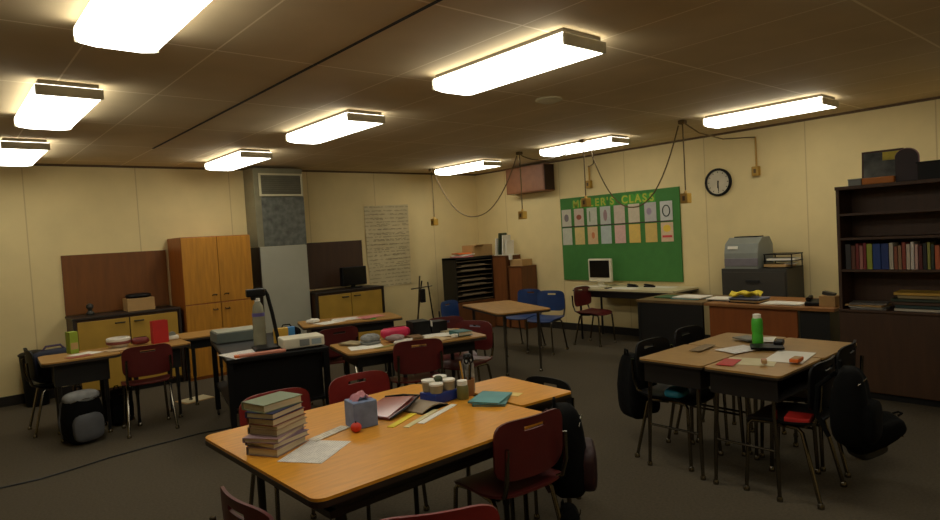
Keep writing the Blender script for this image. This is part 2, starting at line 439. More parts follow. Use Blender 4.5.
for (x, y, w, d, rz, m, lb) in ((7.25, 5.2, .26, .42, .1, WHITE, 'white papers spread in the middle of the cream table'),
                            (7.25, 4.65, .26, .42, -.08, CREAM, 'cream papers at the right end of the cream table'),
                            (7.5, 4.80, .2, .4, .03, WHITE, 'papers at the back of the cream table by the wall')):
    sheet((x, y, CT+.0003), w, d, rz, m, lb)
for (x, y, lb) in ((7.42, 5.2, 'small dark stapler left on the cream table'), (7.45, 4.95, 'long dark pencil case on the cream table')):
    t = thing('stapler' if 'stapler' in lb else 'pencil_case', lb, 'stapler' if 'stapler' in lb else 'pencil case', (x, y, CT+.0015))
    MB().box((0, 0, .012), (.05, .16, .024), bev=.008).build('base', BLACKP, t)
    MB().box((0, .01, .033), (.04, .14, .018), bev=.007, rx=.08).build('top', BLACKP, t)
# electric socket low on wall
t = thing('wall_socket', 'small dark outlet plate low on the wall under the table', 'outlet', (XW, 5.05, .4))
MB().bx(-.01, 0, -.06, .06, -.06, .06, .003).build('plate', BLACKP, t); MB().bx(-.013, -.0095, -.03, .03, -.04, .04).build('socket', DGREY, t)

# ------------------------------------------------------------------ left (far) wall things
t = thing('wood_panel', 'reddish brown wood panel on the far wall left of the wardrobe', 'panel', (1.77, YW, 0))
MB().bx(-.57, .57, -.025, -.001, .93, 1.635, .004).build('board', PANELW, t)
t = thing('wood_panel', 'dark wood panel on the far wall right of the pale metal unit', 'panel', (4.74, YW, 0))
MB().bx(-.47, .49, -.025, -.001, .93, 1.62, .004).build('board', DWALN, t)

def low_cabinet(x0, x1, top, label, nd=2):
    t = thing('low_cabinet', label, 'cabinet', ((x0+x1)/2, 8.44, 0)); w = x1-x0
    MB().bx(-w/2+.01, w/2-.01, -.22, .235, .06, top-.025).build('body', DWALN, t)
    MB().bx(-w/2, w/2, -.245, .238, top-.024, top, .003).build('countertop', EDGE, t)
    MB().bx(-w/2+.03, w/2-.03, -.19, .2, 0, .06).build('plinth', BLACKM, t)
    MB().bx(-w/2+.002, -w/2+.03, -.242, -.2, .02, top-.025).build('side_post', EDGE, t)
    MB().bx(w/2-.03, w/2-.002, -.242, -.2, .02, top-.025).build('side_post', EDGE, t)
    dw = (w-.08)/nd
    for i in range(nd):
        a = -w/2+.04+dw*i
        d = MB().bx(a+.006, a+dw-.006, -.238, -.221, .09, top-.05, .004).build('door', YELD, t)
        hx = (a+dw-.10) if i % 2 == 0 else (a+.10)
        MB().tube([(hx-.05, -.238, top-.10), (hx-.045, -.26, top-.10), (hx+.045, -.26, top-.10), (hx+.05, -.238, top-.10)], .008).build('handle', BLACKM, d, True)
    return t
low_cabinet(1.19, 2.335, .925, 'mustard doored low cabinet with dark top, left of the wardrobe')
low_cabinet(4.14, 5.28, .905, 'mustard doored low cabinet under the dark wood panel')

t = thing('wardrobe', 'tall oak storage cabinet with double doors on the far wall', 'cabinet', (2.80, 8.42, 0))
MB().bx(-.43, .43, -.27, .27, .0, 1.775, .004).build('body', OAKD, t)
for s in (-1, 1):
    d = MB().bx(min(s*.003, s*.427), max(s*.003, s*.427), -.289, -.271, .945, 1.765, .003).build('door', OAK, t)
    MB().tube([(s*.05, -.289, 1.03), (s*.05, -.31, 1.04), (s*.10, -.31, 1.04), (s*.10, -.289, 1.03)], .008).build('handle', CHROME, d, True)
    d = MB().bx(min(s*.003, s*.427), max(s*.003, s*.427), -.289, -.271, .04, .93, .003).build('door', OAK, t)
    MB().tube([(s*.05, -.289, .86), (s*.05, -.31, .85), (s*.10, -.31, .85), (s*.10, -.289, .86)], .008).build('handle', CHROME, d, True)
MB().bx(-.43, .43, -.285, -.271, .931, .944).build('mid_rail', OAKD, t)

t = thing('heater_unit', 'tall pale metal heater cabinet with duct and vent above', 'heater', (3.75, 8.5, 0))
MB().bx(-.32, .36, -.19, .19, .0, 1.60, .008).build('body', PALE, t)
MB().bx(-.335, -.322, -.185, .19, .0, 1.6).build('side_gap_shade', EDGE, t)  # solid dark slab standing in for the shade of the side gap
MB().bx(-.33, .38, -.15, .19, 1.602, H-.027).build('duct', mat('duct_paint', (132, 126, 100), .5, .1, var=.1), t)
MB().bx(-.24, .38, -.157, -.151, 1.602, 2.28).build('duct_face', GALV, t)
v = MB().bx(-.245, .345, -.168, -.151, 2.31, 2.58).build('vent', GRILL, t)
m = MB()
m.bx(-.265, .365, -.18, -.16, 2.575, 2.60).bx(-.265, .365, -.18, -.16, 2.29, 2.315).bx(-.265, -.24, -.18, -.16, 2.315, 2.575).bx(.34, .365, -.18, -.16, 2.315, 2.575)
m.build('vent_frame', CREAM, v)
m = MB()
for k in range(9): m.box((.05, -.172, 2.335+k*.027), (.58, .014, .004), rx=.6)
m.build('vent_slats', GRILL, v)

# handwriting poster
t = thing('poster_paper', 'large wrinkled sheet with handwriting taped to the far wall', 'poster', (5.74, YW, 1.5))
m = MB()
m.shell(lambda u, v: ((u*.42*(1-.05*(v < -.4)), -.012-.006*math.sin(5*u+3*v)-.004*math.sin(9*v), v*.66+.01*u), (0, 1, 0)), 24, 30, .002)
m.build('sheet', lined('poster_sheet', (204, 188, 146), (104, 90, 66), 'Z', 5.2, .38), t, True)
mk = MB()
random.seed(3)
for r_ in range(12):
    x = -.33 + (.05 if r_ % 3 else 0)
    mk = MB()
    while x < .30:
        w = random.uniform(.03, .11)
        if random.random() < .8: mk.box((x+w/2, -.0225, .52-r_*.082), (w, .001, .008), ry=random.uniform(-.15, .15))
        x += w + .02
    mk.build('handwriting', cm('marker_ink', (140, 124, 96)), t)

# corner: literature sorter
t = thing('paper_sorter', 'black paper sorter with many slots in the far corner', 'sorter', (6.925, 8.1, 0))
MB().bx(-.41, .41, -.15, .2, 0, .5, .004).build('base_cabinet', WALN, t)
m = MB()
m.bx(-.41, -.39, -.15, .2, .5, 1.235).bx(.39, .41, -.15, .2, .5, 1.235).bx(-.39, .39, .18, .2, .5, 1.2).bx(-.41, .41, -.15, .2, 1.2, 1.235)
m.build('case', BLACKM, t)
for k in range(9):
    z = .52+k*.08
    MB().bx(-.388, .388, -.15, .17, z, z+.009).build('slot_shelf', mat('sorter_shelf', (110, 92, 68), .6), t)
for k in (1, 3, 4, 6, 7):
    z = .53+k*.08
    MB().bx(-.28, .25, -.13, .12, z-.0005, z+.02).build('paper_stack', mat('sorter_paper', (130, 116, 92), .85), t)
def wood_shelf(y0, y1, top, label):
    t = thing('wooden_shelf', label, 'shelf', (7.52, (y0+y1)/2, 0)); w = (y1-y0)/2
    MB().bx(-.16, .185, -w, -w+.02, 0, top).bx(-.16, .185, w-.02, w, 0, top).bx(.165, .185, -w+.02, w-.02, 0, top).build('case', WALN, t)
    MB().bx(-.17, .185, -w-.005, w+.005, top, top+.02, .003).build('top', WALN, t)
    MB().bx(-.16, -.14, -w+.02, w-.02, .02, top).build('door', mat('shelf_door', (126, 74, 36), .5, var=.12, stretch=(5, 5, .8), scale=4), t)
wood_shelf(7.64, 8.55, 1.2, 'taller wooden cupboard against the right wall in the corner')
wood_shelf(7.28, 7.6, 1.02, 'lower wooden cupboard beside the tall one in the corner')
# boxes on top of sorter and cupboards
t = thing('cardboard_box', 'brown cardboard carton on top of the paper sorter', 'box', (7.12, 8.12, 1.2355), .1)
MB().bx(-.2, .28, -.13, .13, 0, .19, .004).build('carton', CARD, t)
MB().box((-.08, -.16, .175), (.2, .08, .004), rx=-.5).build('flap', CARD, t)
t = thing('binder_stack', 'pile of pink and white folders on the paper sorter', 'folders', (6.78, 8.10, 1.2355), -.05)
MB().box((.0, 0, .011), (.26, .3, .022), bev=.003).build('folder', PINK, t)
MB().box((.03, -.01, .035), (.3, .26, .018), rz=.15, bev=.003, ry=-.08).build('folder', WHITE, t)
MB().box((.02, .02, .062), (.26, .24, .02), rz=-.2, bev=.003).build('folder', ORANGE, t)
t = thing('organizer_rack', 'green plant and white desk rack on the tall corner cupboard', 'rack', (7.52, 7.87, 1.2205), 0)
MB().bx(-.12, .1, -.28, .1, 0, .012, .003).build('base', OFFW, t)
for y, hh, m_ in ((-.19, .24, WHITE), (-.11, .33, WHITE), (-.02, .37, cm('dark_green_file', (50, 60, 40))), (.06, .28, WHITE)):
    MB().box((-.02, y, .012+hh/2), (.18, .025, hh), rx=.08, bev=.003).build('file', m_, t)
t = thing('paper_box', 'tan box of papers with a white cup on the lower corner cupboard', 'box', (7.5, 7.44, 1.0405), .05)
MB().bx(-.12, .14, -.14, .13, 0, .11, .006).build('box', CARD, t)
MB().lathe([(.03, 0), (.036, .09)], (-.13, .10, .111), 14).build('cup', WHITE, t, True)

# box & things on left low cabinet
t = thing('cardboard_box', 'brown carton with black lid on the left low cabinet', 'box', (1.93, 8.45, .926))
MB().bx(-.15, .15, -.12, .12, 0, .15, .004).build('carton', CARD, t)
MB().blob((0, 0, .175), (.28, .22, .06), .7, 16).build('contents', BLACKP, t, True)
t = thing('figurine', 'small dark ornament on the left low cabinet', 'ornament', (1.42, 8.5, .926))
MB().lathe([(.04, 0), (.045, .02), (.02, .05), (.025, .07), (.04, .09), (.035, .12), (.01, .135)], seg=16).build('body', DGREY, t, True)
MB().lathe([(.04, .015), (.042, .022)], seg=16).build('rim', CREAM, t, True)
t = thing('desktop_monitor', 'black monitor on the low cabinet against dark panel', 'monitor', (4.88, 8.42, .906))
MB().bx(-.21, .21, -.06, .02, .04, .32, .012).build('screen_case', BLACKP, t)
MB().bx(-.19, .19, -.064, -.059, .06, .3).build('screen', SCREEN, t)
MB().bx(-.1, .1, -.1, .08, 0, .015, .004).build('base', BLACKP, t)
MB().bx(-.03, .03, -.01, .02, .015, .06).build('neck', BLACKP, t)

# ------------------------------------------------------------------ printer cabinet, teacher desk, bookcase
t = thing('filing_cabinet', 'charcoal lateral filing cabinet under the grey printer', 'cabinet', (7.47, 3.42, 0))
MB().bx(-.23, .23, -.38, .38, 0, 1.02, .006).build('body', DGREY, t)
for z in (.05, .53):
    d = MB().bx(-.242, -.2305, -.365, .365, z, z+.45, .003).build('drawer', cm('drawer_steel', (54, 50, 42)), t)
    MB().bx(-.255, -.2425, -.08, .08, z+.33, z+.36, .003).build('handle', BLACKM, d)
t = thing('printer', 'grey laser printer on the charcoal filing cabinet', 'printer', (7.45, 3.56, 1.0205))
prof = [(-.20, 0), (.2, 0), (.2, .27), (.12, .36), (-.06, .36), (-.17, .29), (-.2, .18)]
Mx = Matrix(((1, 0, 0, 0), (0, 0, 1, 0), (0, 1, 0, 0), (0, 0, 0, 1)))
MB().prism(prof, -.20, .20, Mx).build('body', mat('printer_shell', (132, 136, 128), .4, var=.04), t)
MB().bx(-.207, -.19, -.2, .2, .03, .12, .004).build('paper_tray', mat('printer_tray', (118, 112, 118), .45), t)
MB().box((.02, 0, .366), (.16, .28, .012)).build('output_tray', BLACKP, t)
MB().box((-.188, .1, .245), (.012, .12, .035), ry=.3).build('control_panel', WHITE, t)
t = thing('letter_tray', 'black two tier letter tray full of papers beside the printer', 'tray', (7.45, 3.16, 1.0205))
for z in (0, .075, .15):
    MB().bx(-.15, .15, -.16, .16, z, z+.012, .003).build('tray', BLACKP, t)
for sx in (-1, 1):
    for sy in (-1, 1): MB().bx(sx*.14-.005, sx*.14+.005, sy*.15-.005, sy*.15+.005, .01, .16).build('post', BLACKP, t)
MB().box((-.03, -.02, .1), (.24, .30, .022), rz=.1).build('paper_stack', WHITE, t)
MB().box((-.05, .02, .03), (.22, .26, .03), rz=-.1).build('paper_stack', CARD, t)
MB().box((-.03, -.1, .047), (.2, .1, .01), rz=.2).build('paper_stack', WHITE, t)

t = thing('teacher_desk', 'wide cherry wood teacher desk beside the bookcase', 'desk', (6.5, 2.83, 0))
MB().bx(-.38, .38, -.66, .59, .72, .75, .004).build('desktop', mat('desk_top', (150, 100, 52), .4, var=.1, stretch=(5, 1, 1), scale=4), t)
MB().bx(-.33, -.31, -.32, .56, .12, .72).build('modesty_panel', DESKW, t)
for a, b in ((.18, .56),):
    p = MB().bx(-.30, .33, a, b, .05, .72).build('pedestal', DESKW, t)
p = MB().bx(-.32, .33, -.60, -.34, .05, .72).build('pedestal', BLACKM, t)
for sy in (-.58, .53):
    for sx in (-.3, .3): MB().bx(sx-.02, sx+.02, sy-.02, sy+.02, 0, .05).build('foot', BLACKM, t)
t = thing('side_table', 'black side table with a deep panel at the left of the teacher desk', 'table', (6.5, 3.86, 0))
MB().bx(-.36, .36, -.41, .41, .72, .75, .004).build('tabletop', mat('side_top', (116, 90, 52), .45), t)
MB().bx(-.34, -.31, -.40, .40, .22, .72, .003).build('panel', BLACKM, t)
MB().bx(-.31, .33, .37, .40, .22, .72, .003).build('panel', BLACKM, t)
for sx in (-1, 1):
    for sy in (-1, 1): MB().bx(sx*.33-.015, sx*.33+.015, sy*.385-.015, sy*.385+.015, 0, .72).build('leg', BLACKM, t)
DT = .7505
def pile(loc, n, w, d, mats, label, rz=0, name='paper_pile', th=.012):
    t = thing(name, label, 'papers', loc, rz); z = 0
    for i in range(n):
        k = random.uniform(.85, 1)
        MB().box((random.uniform(-.015, .015), random.uniform(-.015, .015), z+th/2), (w*k, d*k, th*.98), rz=random.uniform(-.15, .15)).build('sheet_bundle', mats[i % len(mats)], t)
        z += th
    return t
random.seed(11)
pile((6.45, 3.75, DT), 2, .3, .36, [TEAL, WHITE], 'teal folder and papers on the black side table')
pile((6.45, 4.05, DT), 1, .25, .25, [cm('green_file', (60, 96, 60))], 'green folder at the far end of the black side table')
pile((6.4, 3.36, DT), 2, .24, .26, [DGREY, WHITE], 'white papers on a dark binder at the left end of the teacher desk')
pile((6.35, 3.05, DT), 4, .26, .34, [BLACKP, CARD, BLACKP, cm('blue_grey_file', (110, 116, 140))], 'stack of trays and files under yellow sheets on the teacher desk')
t = thing('yellow_sheets', 'crumpled bright yellow sheets on the stack on the teacher desk', 'papers', (6.35, 3.08, DT+.0495), .1)
MB().shell(lambda u, v: ((u*.09, v*.14, .041+.016*math.sin(4*u+2*v)+.010*math.sin(7*v)), (0, 0, -1)), 12, 14, .014).build('sheet', YEL, t, True)
pile((6.32, 2.68, DT), 2, .26, .38, [WHITE, WHITE], 'flat white papers in the middle of the teacher desk', th=.006)
t = thing('desk_phone', 'black telephone on the teacher desk beside the white papers', 'phone', (6.32, 2.40, DT), .2)
MB().box((0, 0, .025), (.18, .16, .04), bev=.01, ry=-.12).build('base', BLACKP, t)
MB().tube([(-.07, .05, .062), (-.03, .05, .072), (.03, .05, .074), (.08, .05, .068)], [.022, .014, .014, .022], 10).build('handset', BLACKP, t, True)
t = thing('supply_box', 'tan box of supplies on the teacher desk by the bookcase', 'box', (6.3, 2.27, DT), 0)
MB().bx(-.06, .06, -.07, .07, 0, .1, .004).build('box', CARD, t)
MB().box((.0, .0, .115), (.07, .1, .03), rx=.2).build('contents', DGREY, t)

# bookcase
BX = 6.05
t = thing('bookcase', 'tall dark walnut bookcase with solid lower front at the right edge', 'bookcase', (BX, 1.42, 0))
hw = .68
MB().bx(0, .32, hw-.025, hw, 0, 1.83).build('side_panel', DWALN, t)
MB().bx(0, .32, -hw, -hw+.025, 0, 1.83).build('side_panel', DWALN, t)
MB().bx(.30, .32, -hw+.025, hw-.025, 0, 1.8).build('back_panel', DWALN, t)
MB().bx(-.01, .325, -hw-.005, hw+.005, 1.80, 1.83, .003).build('top', DWALN, t)
for z in (1.575, 1.365, 1.09): MB().bx(.003, .30, -hw+.025, hw-.025, z, z+.02).build('shelf', DWALN, t)
MB().bx(-.03, .30, -hw, hw, .745, .765, .003).build('ledge', DWALN, t)
MB().bx(-.012, .006, -hw, hw, .06, .745, .003).build('lower_front', DWALN, t)
MB().bx(.02, .30, -hw+.025, hw-.025, 0, .06).build('plinth', BLACKM, t)
def book(loc, w, d, th, m, label, rz=0, upright=False, group=None, yaw_axis=None):
    """lying book: w across, d deep, th thick; upright: spine faces -X, thickness along Y, height w"""
    t = thing('book', label, 'book', loc, rz, group)
    if upright:
        mb = MB(); mb.bx(0, d, -th/2, -th/2+.002, 0, w).bx(0, d, th/2-.002, th/2, 0, w).bx(0, .003, -th/2, th/2, 0, w)
        mb.build('cover', m, t)
        MB().bx(.004, d-.006, -th/2+.0022, th/2-.0022, .004, w-.005).build('pages', PAGES, t)
    else:
        mb = MB(); mb.box((0, 0, .0015), (w, d, .003)).box((0, 0, th-.0015), (w, d, .003)).box((-w/2+.0015, 0, th/2), (.003, d, th))
        mb.build('cover', m, t)
        MB().box((.001, 0, th/2), (w-.012, d-.012, th-.0064)).build('pages', PAGES, t)
    return t
specs = [('charcoal', (50, 48, 48), .045), ('brown', (96, 52, 34), .035), ('dark red', (120, 34, 28), .028), ('pinkish', (170, 110, 100), .03), ('crimson', (130, 36, 40), .026),
         ('lime green', (150, 160, 50), .045), ('royal blue', (26, 62, 130), .062), ('deep blue', (24, 52, 116), .058), ('cream', (190, 180, 160), .034),
         ('rust', (140, 78, 50), .03), ('tan', (150, 116, 84), .028), ('brick red', (140, 58, 40), .03), ('ivory', (200, 184, 164), .03), ('white', (208, 200, 190), .028),
         ('pale pink', (200, 160, 150), .026), ('maroon', (96, 30, 28), .03), ('black', (36, 32, 30), .03), ('olive yellow', (150, 150, 70), .024), ('dark green', (44, 56, 40), .026),
         ('orange', (186, 92, 50), .036), ('scarlet', (160, 50, 40), .03), ('grey', (100, 96, 92), .04), ('coffee', (80, 56, 40), .035), ('plum', (90, 50, 66), .03)]
y = 2.05
for i, (nm, c, th) in enumerate(specs):
    if y - th < 1.0: break
    book((BX+.03, y-th/2, 1.1105), random.uniform(.19, .225) if nm not in ('royal blue', 'deep blue', 'lime green') else .215, .17, th-.002, cm('spine_'+nm.replace(' ', '_'), c),
         f'{nm} book standing in the bookcase row, number {i+1} from the left' if False else f'{nm} spined book standing in the row on the bookcase shelf', 0, True, 'books standing on the bookcase shelf')
    y -= th
pile((BX+.10, 1.90, .7655), 4, .2, .30, [cm('grey_cover', (110, 104, 96)), WHITE, CARD], 'flat pile of grey workbooks at the left of the bookcase ledge', th=.014)
random.seed(5)
z = .7655
for i, (nm, c, w) in enumerate((('white', (190, 180, 160), .36), ('dark teal', (44, 64, 60), .34), ('brown', (80, 56, 38), .36), ('dark green', (50, 60, 44), .38), ('tan', (150, 130, 86), .3), ('yellow and orange', (190, 150, 60), .34))):
    t = book((BX+.10, 1.50+random.uniform(-.02, .02), z), .2, w, .026, cm('flat_'+nm.replace(' ', '_'), c), f'{nm} book lying in the right hand pile on the bookcase ledge', 0, False, 'books lying on the bookcase ledge')
    z += .0265
# things on the bookcase
ZT = 1.8305
t = thing('small_box', 'small grey box on the top left corner of the bookcase', 'box', (BX+.1, 1.97, ZT)); MB().bx(-.04, .05, -.05, .05, 0, .05, .005).build('box', GREYP, t); MB().bx(-.042, .052, -.052, .052, .045, .06, .003).build('lid', GREYP, t)
t = thing('picture_frame', 'dark landscape picture with yellow sky leaning on the bookcase top', 'picture', (BX+.22, 1.80, ZT), .05)
MB().box((0, 0, .15), (.02, .31, .28), ry=.08, bev=.003).build('frame', cm('frame_brown', (72, 36, 26)), t)
MB().box((-.012, 0, .15), (.004, .28, .25), ry=.08).build('painting', mat('dark_landscape', (84, 88, 84), .5, var=.8, scale=6), t)
MB().box((-.0155, -.07, .235), (.003, .13, .07), ry=.08).build('painting', mat('yellow_sky', (196, 180, 50), .5, var=.5, scale=8), t)
t = thing('orange_folder', 'orange folder lying on its edge in front of the picture', 'folder', (BX+.10, 1.80, ZT), .0)
MB().box((0, 0, .03), (.05, .24, .055), bev=.008).build('folder', cm('amber', (190, 112, 30)), t)
t = thing('bookend', 'dark rounded bookend with pinkish edge leaning beside the picture', 'bookend', (BX+.14, 1.60, ZT))
arch = [(-.08, 0), (.08, 0), (.08, .20)] + [(.08*math.cos(a*PI/10), .20+.07*math.sin(a*PI/10)) for a in range(1, 10)] + [(-.08, .20)]
MB().prism(arch, -.01, .02, RW).build('panel', cm('plum_black', (46, 30, 34)), t)
MB().tube([(-.0, -x, z) for x, z in arch[1:]], .009).build('edge_trim', cm('dusty_rose', (120, 84, 84)), t, True)
MB().bx(-.05, .05, -.07, .07, 0, .008).build('foot', BLACKP, t)
t = thing('storage_bin', 'black bin with teal end on the bookcase top', 'bin', (BX+.14, 1.37, ZT))
MB().prism([(-.12, -.2), (.12, -.2), (.12, .13), (-.12, .13)], 0, .14).build('bin', BLACKP, t)
MB().bx(-.125, .125, -.21, .14, .13, .145, .003).build('rim', BLACKP, t)
MB().bx(-.13, -.1205, -.15, -.04, .0, .12).build('end_panel', cm('teal_panel', (50, 90, 90)), t)

# ------------------------------------------------------------------ chairs
def make_chair(name, label, shellm, framem, group='maroon plastic chairs'):
    t = thing(name, label, 'chair', (0, 0, 0), 0, group)
    # seat
    def sf(u, v):
        x = .205*u*(1-.10*abs(v)**5)*(1-.06*v); y = .20*v*(1-.12*abs(u)**5)
        z = .445 + .012*abs(u)**2.5 - .025*max(0, v)**3 + .02*max(0, -v-.4)
        return (x, y, z), (0, 0, -1)
    MB().shell(sf, 14, 12, .012).build('seat', shellm, t, True)
    def bf(u, v):
        x = .205*u*(1-.10*abs(v)**6); z = .655 + .135*v*(1-.16*abs(u)**6)
        y = -.20 - .05*(z-.5) + .035*abs(u)**2 - .02*(v > .8)*(v-.8)
        return (x, y, z), (0, -1, 0)
    MB().shell(bf, 20, 14, .012, keep=lambda u, v: not (abs(u) < .28 and .50 < v < .78)).build('backrest', shellm, t, True)
    for s in (-1, 1):
        l = MB().tube([(s*.15, .02, .425), (s*.165, .15, .42), (s*.172, .17, .40), (s*.19, .19, .01)], .0115).build('leg', framem, t, True)
        MB().lathe([(.018, 0), (.018, .02), (.012, .03)], (s*.19, .19, 0), 10).build('foot_glide', CHROME, l, True)
        l = MB().tube([(s*.15, .02, .418), (s*.165, -.1, .415), (s*.172, -.125, .395), (s*.195, -.215, .01)], .0115).build('leg', framem, t, True)
        MB().lathe([(.018, 0), (.018, .02), (.012, .03)], (s*.195, -.215, 0), 10).build('foot_glide', CHROME, l, True)
        MB().tube([(s*.13, .0, .428), (s*.155, -.13, .43), (s*.175, -.2, .47), (s*.178, -.225, .55), (s*.175, -.232, .68)], .011).build('back_post', framem, t, True)
    MB().tube([(-.15, .02, .42), (.15, .02, .42)], .010).build('cross_bar', framem, t, True)
    return t
CHT = make_chair('school_chair', 'maroon school chair tucked behind the front table, beside the book stack', MAROON, CHROME)
first = True
GM = 'maroon plastic chairs'
CH = [(1.42, 3.20, PI, 'maroon chair behind the front table, half hidden by the book stack', 0),
      (1.95, 3.20, PI-.05, 'maroon chair behind the front table, above the blue tissue box', 0),
      (2.00, 2.16, -.06, 'dark maroon chair at the near right side of the front table, beside a black bag', 1),
      (1.19, 1.68, -.5, 'maroon chair at the bottom edge with only its back rim showing', 0),
      (.93, 2.08, -PI/2+.05, 'maroon chair at the left end of the front table, mostly behind its corner', 1),
      (1.46, 6.34, -.1, 'maroon chair with chrome legs at the left group, in front of the red binder', 1),
      (3.02, 4.30, -.40, 'maroon chair at the near side of the middle table, right of the projector', 1),
      (3.86, 4.82, PI-.3, 'maroon chair at the far side of the middle table, next to the black case', 1),
      (3.68, 4.44, PI/2+.3, 'maroon chair at the right end of the middle table', 1),
      (2.98, 5.62, -.15, 'maroon chair between the middle tables, behind the projector', 1),
      (6.93, 5.50, PI+.1, 'dark maroon chair pulled up to the cream computer table', 1)]
for i, (x, y, rz, lb, dk) in enumerate(CH):
    if i == 0: c = CHT; put(c, (x, y, 0), rz); c['label'] = lb
    else: c = dup(CHT, (x, y, 0), rz, lb)
    if dk: recolor(c, DMAROON, ('seat', 'backrest'))
DARKF = mat('dark_chair_frame', (84, 78, 68), .35, .8, var=.1)
BC = make_chair('blue_chair', 'blue plastic chair', BLUEP, DARKF, 'blue plastic chairs')
BCH = [(6.22, 6.18, PI/2+.15, 'blue chair at the far table, left one of the pair by the corner shelf'),
       (6.15, 5.70, PI/2+.25, 'blue chair at the far table, right one of the pair'),
       (5.01, 6.03, PI+.35, 'blue chair at the left end of the far table, in front of the paper sorter')]
for i, (x, y, rz, lb) in enumerate(BCH):
    if i == 0: put(BC, (x, y, 0), rz); BC['label'] = lb
    else: dup(BC, (x, y, 0), rz, lb)
KC = make_chair('black_chair', 'black chair', BLACKP, CHROME, 'black plastic chairs')
KCH = [(3.78, 1.60, .05, 'black chair with bright chrome frame at the near side of the right desks'),
       (4.32, 1.66, .1, 'black chair at the right corner of the right desks, behind the hanging backpack'),
       (3.83, 2.36, PI, 'black chair at the left far side of the right desks, with backpack'),
       (4.42, 2.42, PI, 'black chair at the back of the right desks'),
       (2.65, 2.62, PI/2, 'black chair at the right end of the front tables, behind the small desk')]
for i, (x, y, rz, lb) in enumerate(KCH):
    if i == 0: put(KC, (x, y, 0), rz); KC['label'] = lb
    else:
        c = dup(KC, (x, y, 0), rz, lb)
        if i == 4: c.scale = (.92, .88, .885)

# ------------------------------------------------------------------ desks and tables
TZ = .72
def make_desk(label):
    t = thing('student_desk', label, 'desk', (0, 0, 0), 0, 'student desks of the right group')
    MB().prism(rrect(.59, .455, .025), TZ-.012, TZ).build('desktop', DTOP, t)
    MB().prism(rrect(.592, .457, .025), TZ-.026, TZ-.0125).build('edge_band', EDGE, t)
    m = MB(); m.bx(-.27, .27, -.2, .2, TZ-.155, TZ-.148).bx(-.27, -.263, -.2, .2, TZ-.148, TZ-.0265).bx(.263, .27, -.2, .2, TZ-.148, TZ-.0265).bx(-.263, .263, .193, .2, TZ-.148, TZ-.0265)
    m.build('book_box', BOXM, t)
    for sx in (-1, 1):
        for sy in (-1, 1):
            l = MB().tube([(sx*.25, sy*.17, TZ-.15), (sx*.26, sy*.18, .34), (sx*.27, sy*.19, .01)], [.014, .014, .011]).build('leg', CHROME, t, True)
            MB().lathe([(.017, 0), (.017, .018), (.012, .028)], (sx*.27, sy*.19, 0), 10).build('foot_glide', CHROME, l, True)
        MB().tube([(sx*.262, -.17, .28), (sx*.262, .17, .28)], .008).build('side_bar', CHROME, t, True)
    return t
DK = make_desk('')
for i, (x, y, rz, lb) in enumerate(((3.83, 2.235, PI, 'bare student desk at the left of the right group'), (3.82, 1.765, 0, 'student desk nearest the camera in the right group, covered with papers'),
                                (4.43, 2.225, PI, 'farthest student desk of the right group'), (4.425, 1.76, 0, 'student desk at the right corner of the right group, mostly bare'))):
    if i == 0: put(DK, (x, y, 0), rz); DK['label'] = lb
    else: dup(DK, (x, y, 0), rz, lb)

def work_table(name, w, d, loc, rz, topm, label, r=.06, apron=.13, legm=None, cat='table', legin=.09, group=None):
    t = thing(name, label, cat, loc, rz, group); legm = legm or BLACKM
    MB().prism(rrect(w, d, r), TZ-.012, TZ).build('tabletop', topm, t)
    MB().prism(rrect(w+.004, d+.004, r), TZ-.034, TZ-.0125).build('edge_band', EDGE, t)
    a, b = w/2-legin, d/2-legin
    if apron:
        m = MB(); m.bx(-a, a, -b, -b+.02, TZ-apron, TZ-.0345).bx(-a, a, b-.02, b, TZ-apron, TZ-.0345).bx(-a, -a+.02, -b+.02, b-.02, TZ-apron, TZ-.0345).bx(a-.02, a, -b+.02, b-.02, TZ-apron, TZ-.0345)
        m.build('apron', BLACKM, t)
    for sx in (-1, 1):
        for sy in (-1, 1):
            x, y = sx*(a-.03), sy*(b-.03)
            l = MB().tube([(x, y, TZ-.035), (x, y, .30)], .019).tube([(x, y, .32), (x, y, .02)], .014).build('leg', legm, t, True)
            MB().lathe([(.02, 0), (.02, .018), (.014, .028)], (x, y, 0), 10).build('foot_glide', CHROME, l, True)
    return t
tf = work_table('work_table', 1.27, 1.12, (1.582, 2.565, 0), .015, WOODTOP, 'large maple topped table in the foreground with a stack of books', .05, legin=.16)
MB().tube([(-.5, -.47, .22), (.5, -.47, .22)], .009).build('foot_rail', CHROME, tf, True)
MB().bx(-.5, .5, -.40, .40, TZ-.16, TZ-.132).build('book_shelf', BOXM, tf)
# small desk beside it
t = thing('student_desk', 'single maple topped desk at the right end of the foreground table', 'desk', (2.445, 2.55, 0), -.06)
MB().prism(rrect(.37, .58, .02), TZ-.012, TZ).build('desktop', WOODTOP, t)
MB().prism(rrect(.372, .582, .02), TZ-.03, TZ-.0125).build('edge_band', EDGE, t)
MB().bx(-.17, .17, -.26, .26, TZ-.14, TZ-.0305).build('book_box', BOXM, t)
for sx in (-1, 1):
    for sy in (-1, 1):
        l = MB().tube([(sx*.15, sy*.24, TZ-.14), (sx*.16, sy*.25, .01)], .013).build('leg', CHROME, t, True)
        MB().lathe([(.017, 0), (.017, .018)], (sx*.16, sy*.25, 0), 10).build('foot_glide', CHROME, l, True)

# middle tables
R1 = -.235
work_table('work_table', .62, .62, (2.83, 4.60, 0), R1, MTOP, 'middle table right of the projector, under the pink pencil case', .05)
work_table('work_table', .62, .62, (3.435, 4.453, 0), R1, MTOP, 'middle table at its right end with white papers', .05)
work_table('work_table', 1.1, .60, (3.62, 6.38, 0), R1-.1, MTOP, 'paper strewn table behind the projector, nearest the pale heater', .05)
